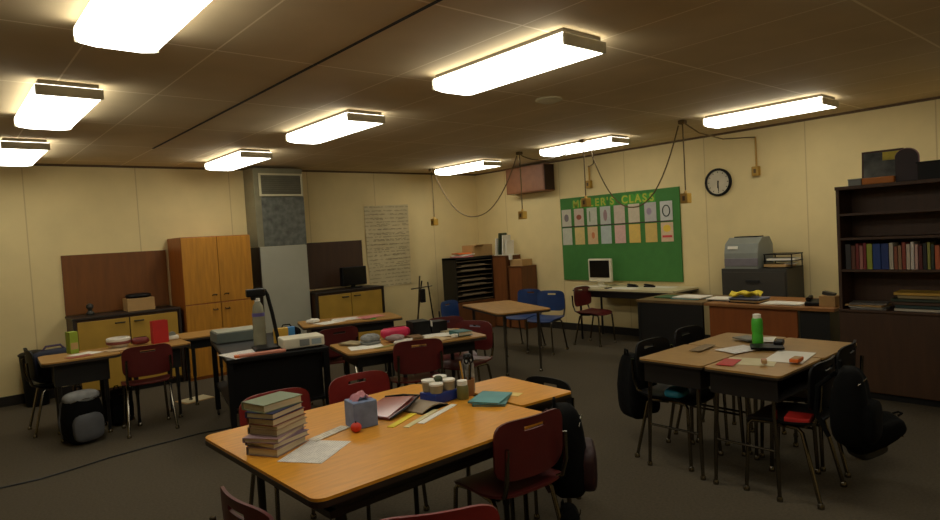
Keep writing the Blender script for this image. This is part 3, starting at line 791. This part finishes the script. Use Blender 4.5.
# far table by the corner
work_table('work_table', 1.22, .66, (5.22, 5.50, 0), PI/2-.36, MTOP, 'empty table by the blue chairs near the far corner', .06, apron=False, legm=DARKF)
# left group
work_table('work_table', .60, .55, (1.0, 6.68, 0), .0-.06, MTOP, 'table at the far left with a black bag behind it', .06, apron=.23)
work_table('work_table', .60, .55, (1.60, 6.66, 0), -.03, MTOP, 'table of the left group under the red binder', .06, apron=.23)
work_table('work_table', .58, .50, (2.22, 6.98, 0), -.06, MTOP, 'table at the right end of the left group, in front of the wardrobe', .05)

# ------------------------------------------------------------------ AV cart with projector
CR = -.235
t = thing('av_cart', 'black media table holding the projector and document camera', 'cart', (2.27, 5.55, 0), CR)
CZ = .735
MB().bx(-.40, .41, -.68, .66, CZ-.035, CZ, .006).build('top_shelf', BLACKP, t)
MB().bx(-.38, .39, -.66, .64, .30, .325, .004).build('lower_shelf', BLACKP, t)
MB().bx(-.35, .36, -.60, -.58, .33, CZ-.036).build('front_panel', BLACKP, t)
for sx, sy in ((-.375, -.65), (.385, -.65), (-.375, .63), (.385, .63)):
    l = MB().box((sx, sy, (CZ-.035+.06)/2+.0), (.045, .045, CZ-.035-.06)).build('leg', BLACKP, t)
    MB().lathe([(.02, -.012), (.028, -.008), (.028, .008), (.02, .012)], (sx, sy, .03), 14, M=CY.to_3x3().to_4x4()).build('caster', RUBBER, l, True)
cart = t
def on(x, y, z, dx, dy, dz=0):   # local cart offset to world
    c, s = math.cos(CR), math.sin(CR)
    return (x+c*dx-s*dy, y+s*dx+c*dy, z+dz)
CA = lambda dx, dy: on(2.27, 5.55, CZ+.0005, dx, dy)
t = thing('projector', 'white box shaped projector on the black media table', 'projector', CA(.22, -.50), CR+.02)
MB().bx(-.17, .17, -.12, .12, .012, .095, .012).build('body', OFFW, t)
for x in (-.14, .14):
    for y in (-.09, .09): MB().lathe([(.012, 0), (.012, .013)], (x, y, 0), 10).build('foot', BLACKP, t, True)
MB().bx(-.04, .04, -.1245, -.1195, .025, .08).build('vent', GREYP, t)
MB().bx(.06, .14, -.1245, -.1195, .03, .075).build('vent', cm('blue_grey_vent', (150, 160, 160)), t)
t = thing('document_camera', 'tall black document camera standing on the media table', 'camera', CA(-.04, -.38), CR)
MB().bx(-.11, .11, -.10, .12, 0, .025, .006).build('base', BLACKP, t)
MB().tube([(.10, .0, .02), (.06, .0, .30), (.03, .0, .46), (.01, -.0, .50)], .016, 10).build('arm', BLACKP, t, True)
MB().tube([(.02, 0, .495), (-.03, -.0, .51), (-.09, -.0, .505)], .015, 10).build('upper_arm', BLACKP, t, True)
MB().box((-.065, 0, .485), (.15, .08, .065), bev=.012).build('head', BLACKP, t)
MB().lathe([(.018, 0), (.024, .03)], (-.085, 0, .425), 14).build('lens', BLACKM, t, True)
t = thing('water_bottle', 'tall clear bottle with violet label on the media table', 'bottle', CA(-.07, -.22), 0)
BOT = mat('cloudy_bottle', (150, 146, 120), .25, var=.12, alpha=.8)
MB().lathe([(.050, 0), (.054, .01), (.054, .12), (.050, .14), (.054, .16), (.050, .30), (.042, .36), (.020, .40)], seg=20).build('body', BOT, t, True)
MB().lathe([(.0530, .27), (.0515, .30)], seg=20).build('label', cm('violet_label', (86, 74, 130)), t, True)
MB().lathe([(.022, .40), (.022, .425)], seg=14).build('cap', WHITE, t, True)
t = thing('folder_holder', 'yellow and blue cardboard box beside the projector', 'box', CA(.13, -.26), CR)
MB().box((-.03, 0, .075), (.12, .05, .15), rx=.06, bev=.003).build('yellow_side', cm('amber_card', (214, 168, 60)), t)
MB().box((.055, .01, .1), (.07, .05, .10), rx=.06, bev=.003).build('blue_side', cm('sky_card', (60, 130, 190)), t)
sheet(CA(-.24, -.48), .3, .34, CR+.3, PAPER, 'white worksheet at the left corner of the media table')
t = thing('pencil_tray', 'orange and pink pencil tray at the front of the media table', 'tray', CA(-.12, -.63), CR)
MB().box((0, 0, .012), (.36, .07, .022), bev=.006).build('tray', cm('salmon_tray', (190, 120, 96)), t)
MB().box((-.19, 0, .012), (.05, .06, .02), bev=.006).build('end', ORANGE, t)
t = thing('equipment_box', 'grey video player with pale top on the back of the media table', 'player', CA(-.19, .46), CR+.1)
MB().bx(-.2, .2, -.16, .16, 0, .09, .006).build('case', cm('player_grey', (92, 100, 92)), t)
MB().bx(-.19, .19, -.15, .15, .0905, .1, .003).build('lid', cm('player_lid', (160, 160, 140)), t)
t = thing('black_bag', 'black cap shaped bag behind the projector', 'bag', CA(.22, .1), CR)
MB().blob((0, 0, .055), (.26, .2, .11), .8, 18, fn=lambda v: Vector((v.x, v.y, v.z if v.z > -.05 else -.055))).build('body', FAB, t, True)
MB().tube([(-.05, 0, .10), (-.03, 0, .13), (.03, 0, .13), (.05, 0, .10)], .006).build('handle', FAB, t, True)
# cables and gear on the lower shelf
t = thing('receiver', 'dark electronics with dials on the lower shelf of the media table', 'electronics', on(2.27, 5.55, .3255, .05, -.35), CR)
MB().bx(-.22, .22, -.17, .17, 0, .14, .006).build('case', DGREY, t)
for x in (-.1, 0, .1): MB().lathe([(.02, 0), (.018, .015)], (x, -.172, .07), 14, M=Matrix.Rotation(PI/2, 4, 'X')).build('dial', CHROME, t, True)

# ------------------------------------------------------------------ books stack in front
random.seed(4)
z = TZ+.0005
stk = [('mauve', (150, 130, 128), .16, .21, .034, .50), ('grey violet', (128, 104, 118), .17, .21, .024, .36), ('dusty pink', (160, 130, 134), .17, .23, .020, .62), ('tan', (158, 138, 120), .16, .20, .028, .44),
       ('cream edged', (176, 150, 120), .15, .20, .018, .48), ('brick red', (126, 66, 52), .15, .20, .030, .40), ('navy blue', (38, 46, 84), .15, .20, .026, .46), ('olive green', (112, 122, 90), .155, .205, .034, .24)]
pos = ['at the bottom of', 'second from the bottom of', 'third from the bottom of', 'fourth from the bottom of', 'fifth from the bottom of', 'just under the navy book in', 'just under the top book in', 'on top of']
for i, (nm, c, w, d, th, rz) in enumerate(stk):
    book((1.115+random.uniform(-.012, .012), 2.66+random.uniform(-.012, .012), z), w, d, th, cm('stack_'+nm.replace(' ', '_'), c, .5), f'{nm} book {pos[i]} the foreground stack', -PI/2+rz, False, 'books stacked on the foreground table')
    z += th+.0005
Z = TZ+.0006
sheet((1.20, 2.475, Z), .27, .20, .60, PAPER, 'white worksheet lying beside the book stack on the front table')
sheet((1.36, 2.65, Z+.002), .06, .22, -1.25, lined('strip_paper', (214, 204, 186), (90, 80, 70), 'X', 18, .6), 'narrow printed strip between worksheet and tissue box')
t = thing('tissue_box', 'blue-grey tissue box with pink tissue on the front table', 'tissue box', (1.53, 2.645, Z), -.15)
MB().bx(-.06, .06, -.06, .06, 0, .125, .005).build('box', mat('tissue_print', (112, 128, 160), .6, var=.2, scale=18), t)
MB().shell(lambda u, v: ((.038*u+.01*math.sin(5*v), .03*v, .127+.035*(1-u*u)*(1-.4*v*v)+.006*math.sin(8*u)), (0, 0, -1)), 12, 10, .004).build('tissue', mat('pink_tissue', (214, 150, 160), .8), t, True)
t = thing('red_ball', 'small orange-red clay ball in front of the tissue box', 'ball', (1.455, 2.57, Z))
MB().blob((0, 0, .022), (.05, .05, .044), .9, 16).build('body', cm('red_clay', (204, 52, 24)), t, True)
MB().lathe([(.004, .04), (.003, .052)], seg=8).build('stem', DGREY, t, True)
# open zip binder
t = thing('binder', 'open maroon zip binder with shiny cover behind the tissue box', 'binder', (1.74, 2.74, Z), .35)
MB().shell(lambda u, v: ((.13*u, .11*v, .012+.035*(u+1)/2*(1-.3*v)), (0, 0, -1)), 10, 8, .01).build('cover', cm('binder_maroon', (104, 50, 42), .3), t, True)
MB().shell(lambda u, v: ((.115*u-.01, .095*v, .016+.037*(u+1)/2*(1-.3*v)), (0, 0, -1)), 8, 8, .003).build('page', cm('glossy_page', (150, 84, 70), .25), t, True)
MB().tube([(-.13, -.115, .012), (0, -.12, .03), (.13, -.112, .06), (.14, 0, .052), (.13, .11, .036)], .006).build('zip_edge', BLACKP, t, True)
t = thing('open_booklet', 'tan open booklet between the binder and the blue tub', 'booklet', (1.90, 2.66, Z), .2)
MB().shell(lambda u, v: ((.10*u, .09*v, .008+.02*(1-u*u)), (0, 0, -1)), 10, 6, .006).build('pages', cm('booklet_page', (150, 132, 108)), t, True)
MB().bx(-.104, .104, -.094, .094, 0, .002).build('cover', BLACKP, t)
# rulers, strips
for (x, y, w, d, rz, m, lb) in ((1.70, 2.55, .23, .035, .45, YEL, 'bright yellow strip in front of the tissue box'), (1.78, 2.50, .30, .03, .42, cm('pale_strip', (210, 200, 150)), 'pale ruler in front of the open booklet'),
                          (1.88, 2.50, .34, .035, .40, WHITE, 'long white paper strip reaching toward the teal book')):
    sheet((x, y, Z), w, d, rz, m, lb, 'ruler', .003, 'strips and rulers on the front table', 'ruler')
t = thing('supply_tub', 'blue tub holding white paint cups on the front table', 'tub', (2.045, 2.70, Z), .1)
MB().bx(-.085, .085, -.065, .065, 0, .055, .01).build('tub', cm('tub_blue', (30, 52, 128), .4), t)
for x, y, h_ in ((-.045, -.03, .04), (.045, -.03, .045), (-.04, .035, .05), (.045, .035, .055)):
    c = MB().lathe([(.033, .056), (.036, .056+h_)], (x, y, 0), 16).build('cup', cm('cup_tan', (150, 136, 104)), t, True)
    MB().lathe([(.038, .056+h_), (.038, .066+h_)], (x, y, 0), 16).build('lid', WHITE, c, True)
MB().blob((0, 0, .115), (.05, .05, .04), .9, 12).build('lump', cm('moss_lump', (56, 66, 34)), t, True)
t = thing('glue_bottle', 'white squat jar with olive band beside the blue tub', 'jar', (2.145, 2.62, Z))
MB().lathe([(.03, 0), (.032, .01), (.032, .065), (.026, .075)], seg=16).build('jar', cm('olive_jar', (110, 104, 48)), t, True)
MB().lathe([(.028, .076), (.028, .1)], seg=16).build('lid', WHITE, t, True)
t = thing('pencil_cup', 'brown cup of pencils and scissors on the front table', 'cup', (2.215, 2.66, Z))
MB().lathe([(.036, 0), (.04, .09), (.036, .0905), (.034, .01)], seg=18).build('cup', cm('cup_brown', (150, 100, 56)), t, True)
for k, (dx, dy, hh, m_) in enumerate(((-.02, .01, .19, cm('pencil_yellow', (200, 150, 50))), (.0, .018, .17, DGREY), (.012, -.01, .18, BLACKP), (.02, .008, .16, CHROME))):
    MB().tube([(dx*.6, dy*.6, .012), (dx*1.6, dy*1.6, hh)], .0045, 6).build('pencil', m_, t)
for dx in (-.004, .03):
    MB().tube([(.014+dx+.014*math.cos(a*PI/5), .01, .19+.02*math.sin(a*PI/5)) for a in range(11)], .005, 6).build('scissor_loop', BLACKP, t, True)
t = thing('patterned_bottle', 'black and white patterned bottle behind the pencil cup', 'bottle', (2.265, 2.71, Z))
PT = mat('black_white_pattern', (120, 118, 112), .4, var=.99, scale=34)
MB().lathe([(.034, 0), (.036, .01), (.036, .15), (.03, .17), (.022, .185)], seg=18).build('body', PT, t, True)
MB().lathe([(.024, .186), (.024, .21), (.018, .215)], seg=14).build('cap', BLACKP, t, True)
book((2.21, 2.46, Z), .17, .22, .012, cm('teal_under', (84, 130, 128)), 'lower teal workbook beneath another on the front table', -.9, False)
book((2.205, 2.465, Z+.0125), .17, .22, .010, TEAL, 'upper teal workbook right of the pencil cup', -1.1, False)
sheet((2.37, 2.47, Z), .07, .10, .4, cm('sticky_yellow', (222, 196, 120)), 'small yellow note beside the teal workbooks')

# ------------------------------------------------------------------ backpacks
def backpack(loc, rz, label, m=FAB, m2=None, s=1, lean=0, straps=True, group=None, name='backpack'):
    t = thing(name, label, 'backpack', loc, rz, group); t.rotation_euler[0] = lean
    m2 = m2 or m
    MB().blob((0, 0, .23*s), (.32*s, .19*s, .46*s), .55, 24, fn=lambda v: Vector((v.x*(1-.16*max(0, v.z/.23/s)), v.y*(1-.25*max(0, v.z/.23/s))+.012*math.sin(v.x*30), v.z))).build('body', m, t, True)
    MB().blob((0, -.105*s, .15*s), (.25*s, .09*s, .24*s), .55, 18).build('front_pocket', m2, t, True)
    MB().tube([(-.03*s, .05*s, .45*s), (-.02*s, .05*s, .49*s), (.02*s, .05*s, .49*s), (.03*s, .05*s, .45*s)], .008*s).build('handle', m, t, True)
    if straps:
        for sx in (-1, 1):
            MB().tube([(sx*.08*s, .085*s, .41*s), (sx*.10*s, .15*s, .35*s), (sx*.12*s, .16*s, .2*s), (sx*.13*s, .09*s, .06*s)], .014*s).build('strap', m2, t, True)
    MB().tube([(-.12*s, -.065*s, .38*s), (0, -.085*s, .40*s), (.12*s, -.065*s, .38*s)], .004*s).build('zipper', CHROME, t, True)
    return t
t = backpack((.94, 6.36, 0), .25, 'grey and black backpack on the floor by the far left table', FAB, mat('dark_grey_nylon', (84, 84, 86), .85), .98)
MB().blob((0, -.0, .40), (.29, .17, .11), .8, 20).build('top_flap', GREYF, t, True)
backpack((2.38, 2.11, .27), .73, 'black backpack squeezed between the near chair and the small front desk', FAB, cm('maroon_nylon', (44, 14, 14)), .98)
backpack((2.24, 1.99, 0), .5, 'dark grey bag on the floor under the black backpack by the near chair', FAB, mat('slate_nylon', (34, 34, 30), .95), .62, 0, False)
backpack((3.86, 2.73, .20), 1.0, 'black backpack hanging at the left side of the right desks', FAB, FAB, 1.02, 0, False)
backpack((3.71, 1.25, .36), .1, 'black backpack hung on the chrome framed chair at the nearest desk', FAB, FAB, .9)
t = backpack((4.17, 1.45, .20), 1.1, 'flat black duffel lying out to the right of the desks', FAB, DGREY, .8, 0, False); t.rotation_euler = (1.25, 0, .9)

# fabric / coat and coloured cushions
t = thing('red_folder', 'bright red folder on the seat of the chrome framed chair', 'folder', (3.66, 1.50, .449), .2)
MB().box((0, 0, .016), (.14, .13, .028), bev=.006).build('folder', RED, t)
t = thing('teal_pouch', 'teal pouch on the chair at the left of the right desks', 'pouch', (3.72, 2.30, .449), .2)
MB().blob((0, 0, .03), (.2, .14, .06), .7, 16).build('pouch', cm('bright_teal', (30, 120, 140)), t, True)

# ------------------------------------------------------------------ things on the right desks
Z = TZ+.0006
t = thing('green_bottle', 'bright green water bottle with white cap on the right desks', 'bottle', (4.33, 2.03, Z))
MB().lathe([(.034, 0), (.037, .008), (.037, .07), (.033, .085), (.037, .10), (.037, .17), (.03, .19)], seg=20).build('body', GREENB, t, True)
MB().lathe([(.026, .19), (.026, .215), (.015, .22)], seg=16).build('cap', WHITE, t, True)
for (x, y, w, d, rz, m, lb) in ((3.80, 1.83, .21, .28, .3, cm('buff_paper', (196, 184, 140)), 'buff paper on the nearest right desk'), (4.05, 1.70, .36, .22, .15, WHITE, 'large white sheet across two of the right desks'),
                            (3.70, 1.92, .2, .1, .2, RED, 'red folder corner at the edge of the nearest right desk'), (4.10, 2.05, .26, .18, -.3, PAPER, 'worksheet left of the green bottle'),
                            (4.02, 2.27, .26, .08, .1, cm('brown_paper', (120, 96, 60)), 'brown strip of paper at the back of the right desks'), (4.5, 2.05, .2, .16, .6, WHITE, 'small crumpled sheet right of the green bottle')):
    sheet((x, y, Z), w, d, rz, m, lb, th=.002)
    Z += .0022
for (x, y, rz, m, w, lb) in ((4.22, 1.92, .5, BLACKP, .2, 'black notebook in front of the green bottle'), (4.45, 2.16, -.4, cm('grey_book', (120, 116, 104)), .16, 'grey notebook behind the green bottle')):
    book((x, y, Z), w*.8, w, .012, m, lb, rz)
t = thing('eraser', 'pink eraser on the buff paper of the nearest right desk', 'eraser', (3.74, 1.72, Z), .5); MB().box((0, 0, .012), (.05, .03, .022), bev=.006).build('block', CARD, t); MB().box((.018, 0, .012), (.016, .032, .024), bev=.004).build('end', PINK, t)
t = thing('crayon_box', 'red and tan crayon box near the front of the nearest right desk', 'box', (3.90, 1.60, Z), .1); MB().box((0, 0, .01), (.11, .05, .02), bev=.003).build('box', ORANGE, t); MB().box((.0, 0, .0215), (.08, .04, .002)).build('label', CARD, t)
t = thing('spectacle_case', 'small black open case in the middle of the right desks', 'case', (4.34, 1.89, Z), .3)
MB().box((0, 0, .018), (.12, .06, .034), bev=.012).build('body', BLACKP, t); MB().box((0, .02, .037), (.1, .012, .003)).build('hinge', CHROME, t)

# ------------------------------------------------------------------ things on the middle tables
Z = TZ+.0006
t = thing('pencil_pouch', 'hot pink soft pencil pouch on the middle table', 'pouch', (3.13, 4.72, Z), -.2)
MB().blob((0, 0, .05), (.27, .13, .1), .6, 18).build('pouch', HOTPINK, t, True); MB().tube([(-.11, -.02, .102), (.11, -.02, .102)], .003).build('zipper', CHROME, t)
t = thing('black_case', 'open black case at the back of the middle table', 'case', (3.42, 4.66, Z), -.25)
MB().bx(-.15, .02, -.08, .10, 0, .13, .006).build('box', BLACKP, t); MB().bx(.035, .19, -.07, .07, 0, .11, .006).build('second_box', BLACKP, t); MB().box((.028, -.07, .1), (.008, .05, .05)).build('clasp', WHITE, t)
for (x, y, w, d, rz, m, lb) in ((2.72, 4.55, .2, .28, 1.2, WHITE, 'open white notebook at the left of the middle table'), (2.85, 4.42, .26, .05, .1, cm('olive_strip', (130, 120, 50)), 'olive ruler near the front of the middle table'),
                            (3.42, 4.47, .21, .3, 1.1, WHITE, 'white sheet in the centre of the right middle table'), (3.25, 4.30, .24, .2, .2, cm('tan_sheet', (190, 160, 110)), 'tan sheet behind the maroon chair on the middle table')):
    sheet((x, y, Z), w, d, rz, m, lb, th=.002); Z += .0022
t = thing('grey_cap', 'grey knitted cap lying on the middle table', 'cap', (2.83, 4.66, Z), 0)
MB().blob((0, 0, .04), (.17, .15, .08), .85, 16).build('crown', mat('grey_knit', (128, 128, 124), .9, var=.35, scale=30), t, True); MB().lathe([(.088, 0), (.09, .016), (.082, .018)], seg=20).build('band', GREYP, t, True)
t = thing('cloth_bundle', 'dull pink cloth bundle right of the grey cap', 'cloth', (3.02, 4.56, Z), .3)
MB().blob((0, 0, .025), (.18, .14, .05), .8, 18, fn=lambda v: v*(1+.08*math.sin(v.x*80))).build('cloth', mat('dusty_cloth', (142, 120, 116), .9, var=.3), t, True)
book((3.53, 4.29, Z), .14, .18, .035, cm('deep_teal', (36, 92, 88)), 'thick teal book at the right end of the middle table', -.2)
t = thing('tape_roll', 'white tape roll at the front of the teal book', 'tape', (3.42, 4.24, Z)); MB().lathe([(.03, 0), (.03, .022), (.012, .022), (.012, .001)], seg=18).build('roll', WHITE, t, True); MB().lathe([(.011, 0), (.011, .023)], seg=12).build('core', CARD, t, True)
for (x, y, w, d, rz, c, lb) in ((2.72, 4.76, .2, .15, .3, (150, 132, 96), 'tan booklet at the left back corner of the middle table'), (3.02, 4.44, .15, .2, .9, (196, 190, 176), 'pale booklet left of the maroon chair back on the middle table'),
                              (3.22, 4.55, .16, .12, -.3, (120, 92, 60), 'brown booklet in front of the black case'), (3.58, 4.60, .18, .14, .2, (176, 160, 124), 'beige booklet at the back right of the middle table')):
    book((x, y, Z), d, w, .012, cm('cover_%d_%d' % c[:2], c), lb, rz)
t = thing('scissors', 'green handled scissors on the rear table near its front', 'scissors', (3.72, 6.16, TZ+.0006), .5)
MB().box((0, 0, .003), (.012, .11, .004), rz=.15).box((0, 0, .003), (.012, .11, .004), rz=-.15).build('blades', CHROME, t)
for dx in (-.02, .02): MB().tube([(dx+.016*math.cos(k*PI/5), -.075+.022*math.sin(k*PI/5), .006) for k in range(11)], .005, 6).build('finger_loop', GREENB, t, True)
t = thing('tissue_pack', 'crumpled white tissue on the rear table at its left end', 'tissue', (3.22, 6.48, TZ+.003), .2)
MB().blob((0, 0, .025), (.16, .1, .05), .8, 16, fn=lambda v: v*(1+.12*math.sin(v.x*90+v.y*60))).build('tissue', WHITE, t, True)
# bottle and stand on rear table
Z = TZ+.0006
for (x, y, w, d, rz, m, lb) in ((3.35, 6.35, .3, .22, .2, WHITE, 'white papers at the left of the rear table'), (3.60, 6.42, .3, .25, -.3, PAPER, 'worksheets in the middle of the rear table'), (3.85, 6.3, .3, .2, .1, PINK, 'pink sheet at the right of the rear table')):
    sheet((x, y, Z), w, d, rz, m, lb, th=.002); Z += .0022
t = thing('jacket', 'dark maroon jacket heaped in front of the rear table', 'jacket', (3.1, 5.72, .448), .3)
MB().blob((0, 0, .07), (.3, .26, .14), .8, 20, fn=lambda v: v*(1+.06*math.sin(v.x*40+v.y*30))).build('body', mat('maroon_cloth', (70, 18, 24), .9, var=.3), t, True)
t.location = (2.98, 5.64, .4585)
t = thing('easel_stand', 'thin metal easel with crossbar standing before the far poster', 'easel', (4.35, 5.95, 0), .0)
for a, b in (((-.16, 0, 0), (-.02, 0, 1.16)), ((.22, 0, 0), (.09, 0, 1.08)), ((0, .3, 0), (.02, .02, 1.1))):
    MB().tube([a, b], .009).build('leg', CHROME, t, True)
MB().tube([(-.16, -.012, 1.02), (.14, -.012, 1.03)], .007).build('crossbar', CHROME, t, True)
MB().box((-.015, -.03, .93), (.06, .04, .16), bev=.01).build('clamp', BLACKP, t)

# ------------------------------------------------------------------ things on the left group
Z = TZ+.0006
t = thing('binder', 'red upright binder on the left group of tables', 'binder', (1.70, 6.72, Z), .1)
MB().bx(-.07, .07, -.035, -.031, 0, .22).bx(-.07, .07, .031, .035, 0, .22).bx(-.074, -.07, -.035, .035, 0, .22).build('cover', RED, t); MB().bx(-.068, .065, -.03, .03, .005, .2).build('pages', PAGES, t)
t = thing('green_binder', 'tall lime green binder at the back of the far left table', 'binder', (.98, 6.86, Z), .2)
MB().bx(-.035, .035, -.05, .05, 0, .2, .003).build('cover', LIME, t); MB().bx(-.03, .03, -.052, -.0505, .04, .1).build('label', CARD, t)
for (x, y, w, d, rz, m, lb) in ((1.05, 6.68, .22, .2, .5, WHITE, 'white sheet beside the lime binder'), (.98, 6.55, .2, .12, .2, cm('dull_red_sheet', (150, 70, 50)), 'dull red strip on the far left table'), (1.30, 6.62, .2, .18, .1, cm('beige_sheet', (190, 160, 120)), 'beige sheet between the two left tables')):
    sheet((x, y, Z), w, d, rz, m, lb, th=.002); Z += .0022
t = thing('woven_basket', 'white and red round basket on the left group of tables', 'basket', (1.35, 6.80, Z), 0)
MB().lathe([(.07, 0), (.10, .03), (.105, .08), (.095, .09), (.085, .05), (.05, .012)], seg=24).build('bowl', WHITE, t, True); MB().lathe([(.103, .03), (.108, .045), (.104, .058)], seg=24).build('band', cm('band_brown_red', (120, 60, 50)), t, True)
t = thing('red_pouch', 'dull red pouch between the basket and the red binder', 'pouch', (1.53, 6.76, Z)); MB().blob((0, 0, .035), (.16, .1, .07), .7, 16).build('pouch', cm('dull_red', (110, 34, 30)), t, True); MB().tube([(-.06, 0, .071), (.06, 0, .071)], .003).build('zipper', CHROME, t)
t = thing('tape_dispenser', 'white tape dispenser right of the red binder', 'dispenser', (1.82, 6.78, Z)); MB().box((0, 0, .02), (.13, .06, .04), bev=.012).build('base', WHITE, t); MB().lathe([(.03, -.012), (.03, .012)], (.01, 0, .05), 16, M=Matrix.Rotation(PI/2, 4, 'X')).build('roll', GREYP, t, True)
# black bag standing behind the far-left table, rubbish bin
t = thing('school_bag', 'black and purple school bag on a chair behind the far left table', 'bag', (.86, 7.10, .4475), .2)
MB().blob((0, 0, .155), (.40, .22, .31), .6, 22).build('body', NAVY, t, True); MB().tube([(-.1, 0, .29), (-.06, 0, .34), (.06, 0, .34), (.1, 0, .29)], .01).build('handle', cm('purple_web', (70, 50, 84)), t, True)
dup(KC, (.86, 7.10, 0), -PI/2, 'black chair behind the far left table carrying a bag')
backpack((1.30, 6.74, 0), .2, 'black backpack on the floor under the left tables', FAB, FAB, .74)
t = thing('trash_bin', 'tall black bin against the far wall at the left edge', 'bin', (.84, 8.45, 0))
MB().lathe([(.11, 0), (.14, .56), (.145, .57)], seg=24).build('body', BLACKP, t, True); MB().lathe([(.147, .56), (.15, .575), (.13, .59), (.05, .61)], seg=24).build('lid', BLACKP, t, True)
MB().bx(-.05, .05, -.16, -.13, .50, .53, .005).build('handle', CHROME, t)
t = thing('manila_folder', 'tan folder lying on the floor under the left tables', 'folder', (2.1, 7.12, 0), .2)
MB().box((0, 0, .004), (.32, .24, .006)).build('cover', CARD, t); MB().box((.01, .0, .0085), (.29, .21, .002)).build('papers', CREAM, t)
# floor cable
pts = [(-.35, 5.66, .006), (0, 5.62, .006), (.29, 5.58, .006), (.52, 5.56, .006), (.72, 5.60, .006), (1.0, 5.68, .006), (1.3, 5.72, .006), (1.72, 5.75, .006), (1.95, 5.7, .006), (2.2, 5.62, .006)]
tag(MB().tube(pts, .006).build('floor_cable', BLACKM, None, True), 'black cable running across the carpet to the media table', 'cable')

# ------------------------------------------------------------------ world, camera, view
w = bpy.data.worlds.new('w'); S.world = w; w.use_nodes = True
w.node_tree.nodes['Background'].inputs[0].default_value = (0, 0, 0, 1); w.node_tree.nodes['Background'].inputs[1].default_value = 0
cam = bpy.data.objects.new('camera', bpy.data.cameras.new('camera')); COL.objects.link(cam)
yaw, pitch, roll = 0.709932, -0.03946149, -0.05823822
f = Vector((math.sin(yaw)*math.cos(pitch), math.cos(yaw)*math.cos(pitch), math.sin(pitch)))
r = Vector((math.cos(yaw), -math.sin(yaw), 0)); u = r.cross(f)
r2 = math.cos(roll)*r + math.sin(roll)*u; u2 = r2.cross(f)
cam.matrix_world = Matrix.Translation((0, 0, 1.6)) @ Matrix((r2, u2, -f)).transposed().to_4x4()
cam.data.sensor_width = 36; cam.data.lens = 632.886*36/940; cam.data.clip_start = .05
S.camera = cam
S.view_settings.view_transform = 'Standard'; S.view_settings.look = 'None'; S.view_settings.gamma = 1
S.view_settings.use_curve_mapping = False
S.view_settings.exposure = -0.58
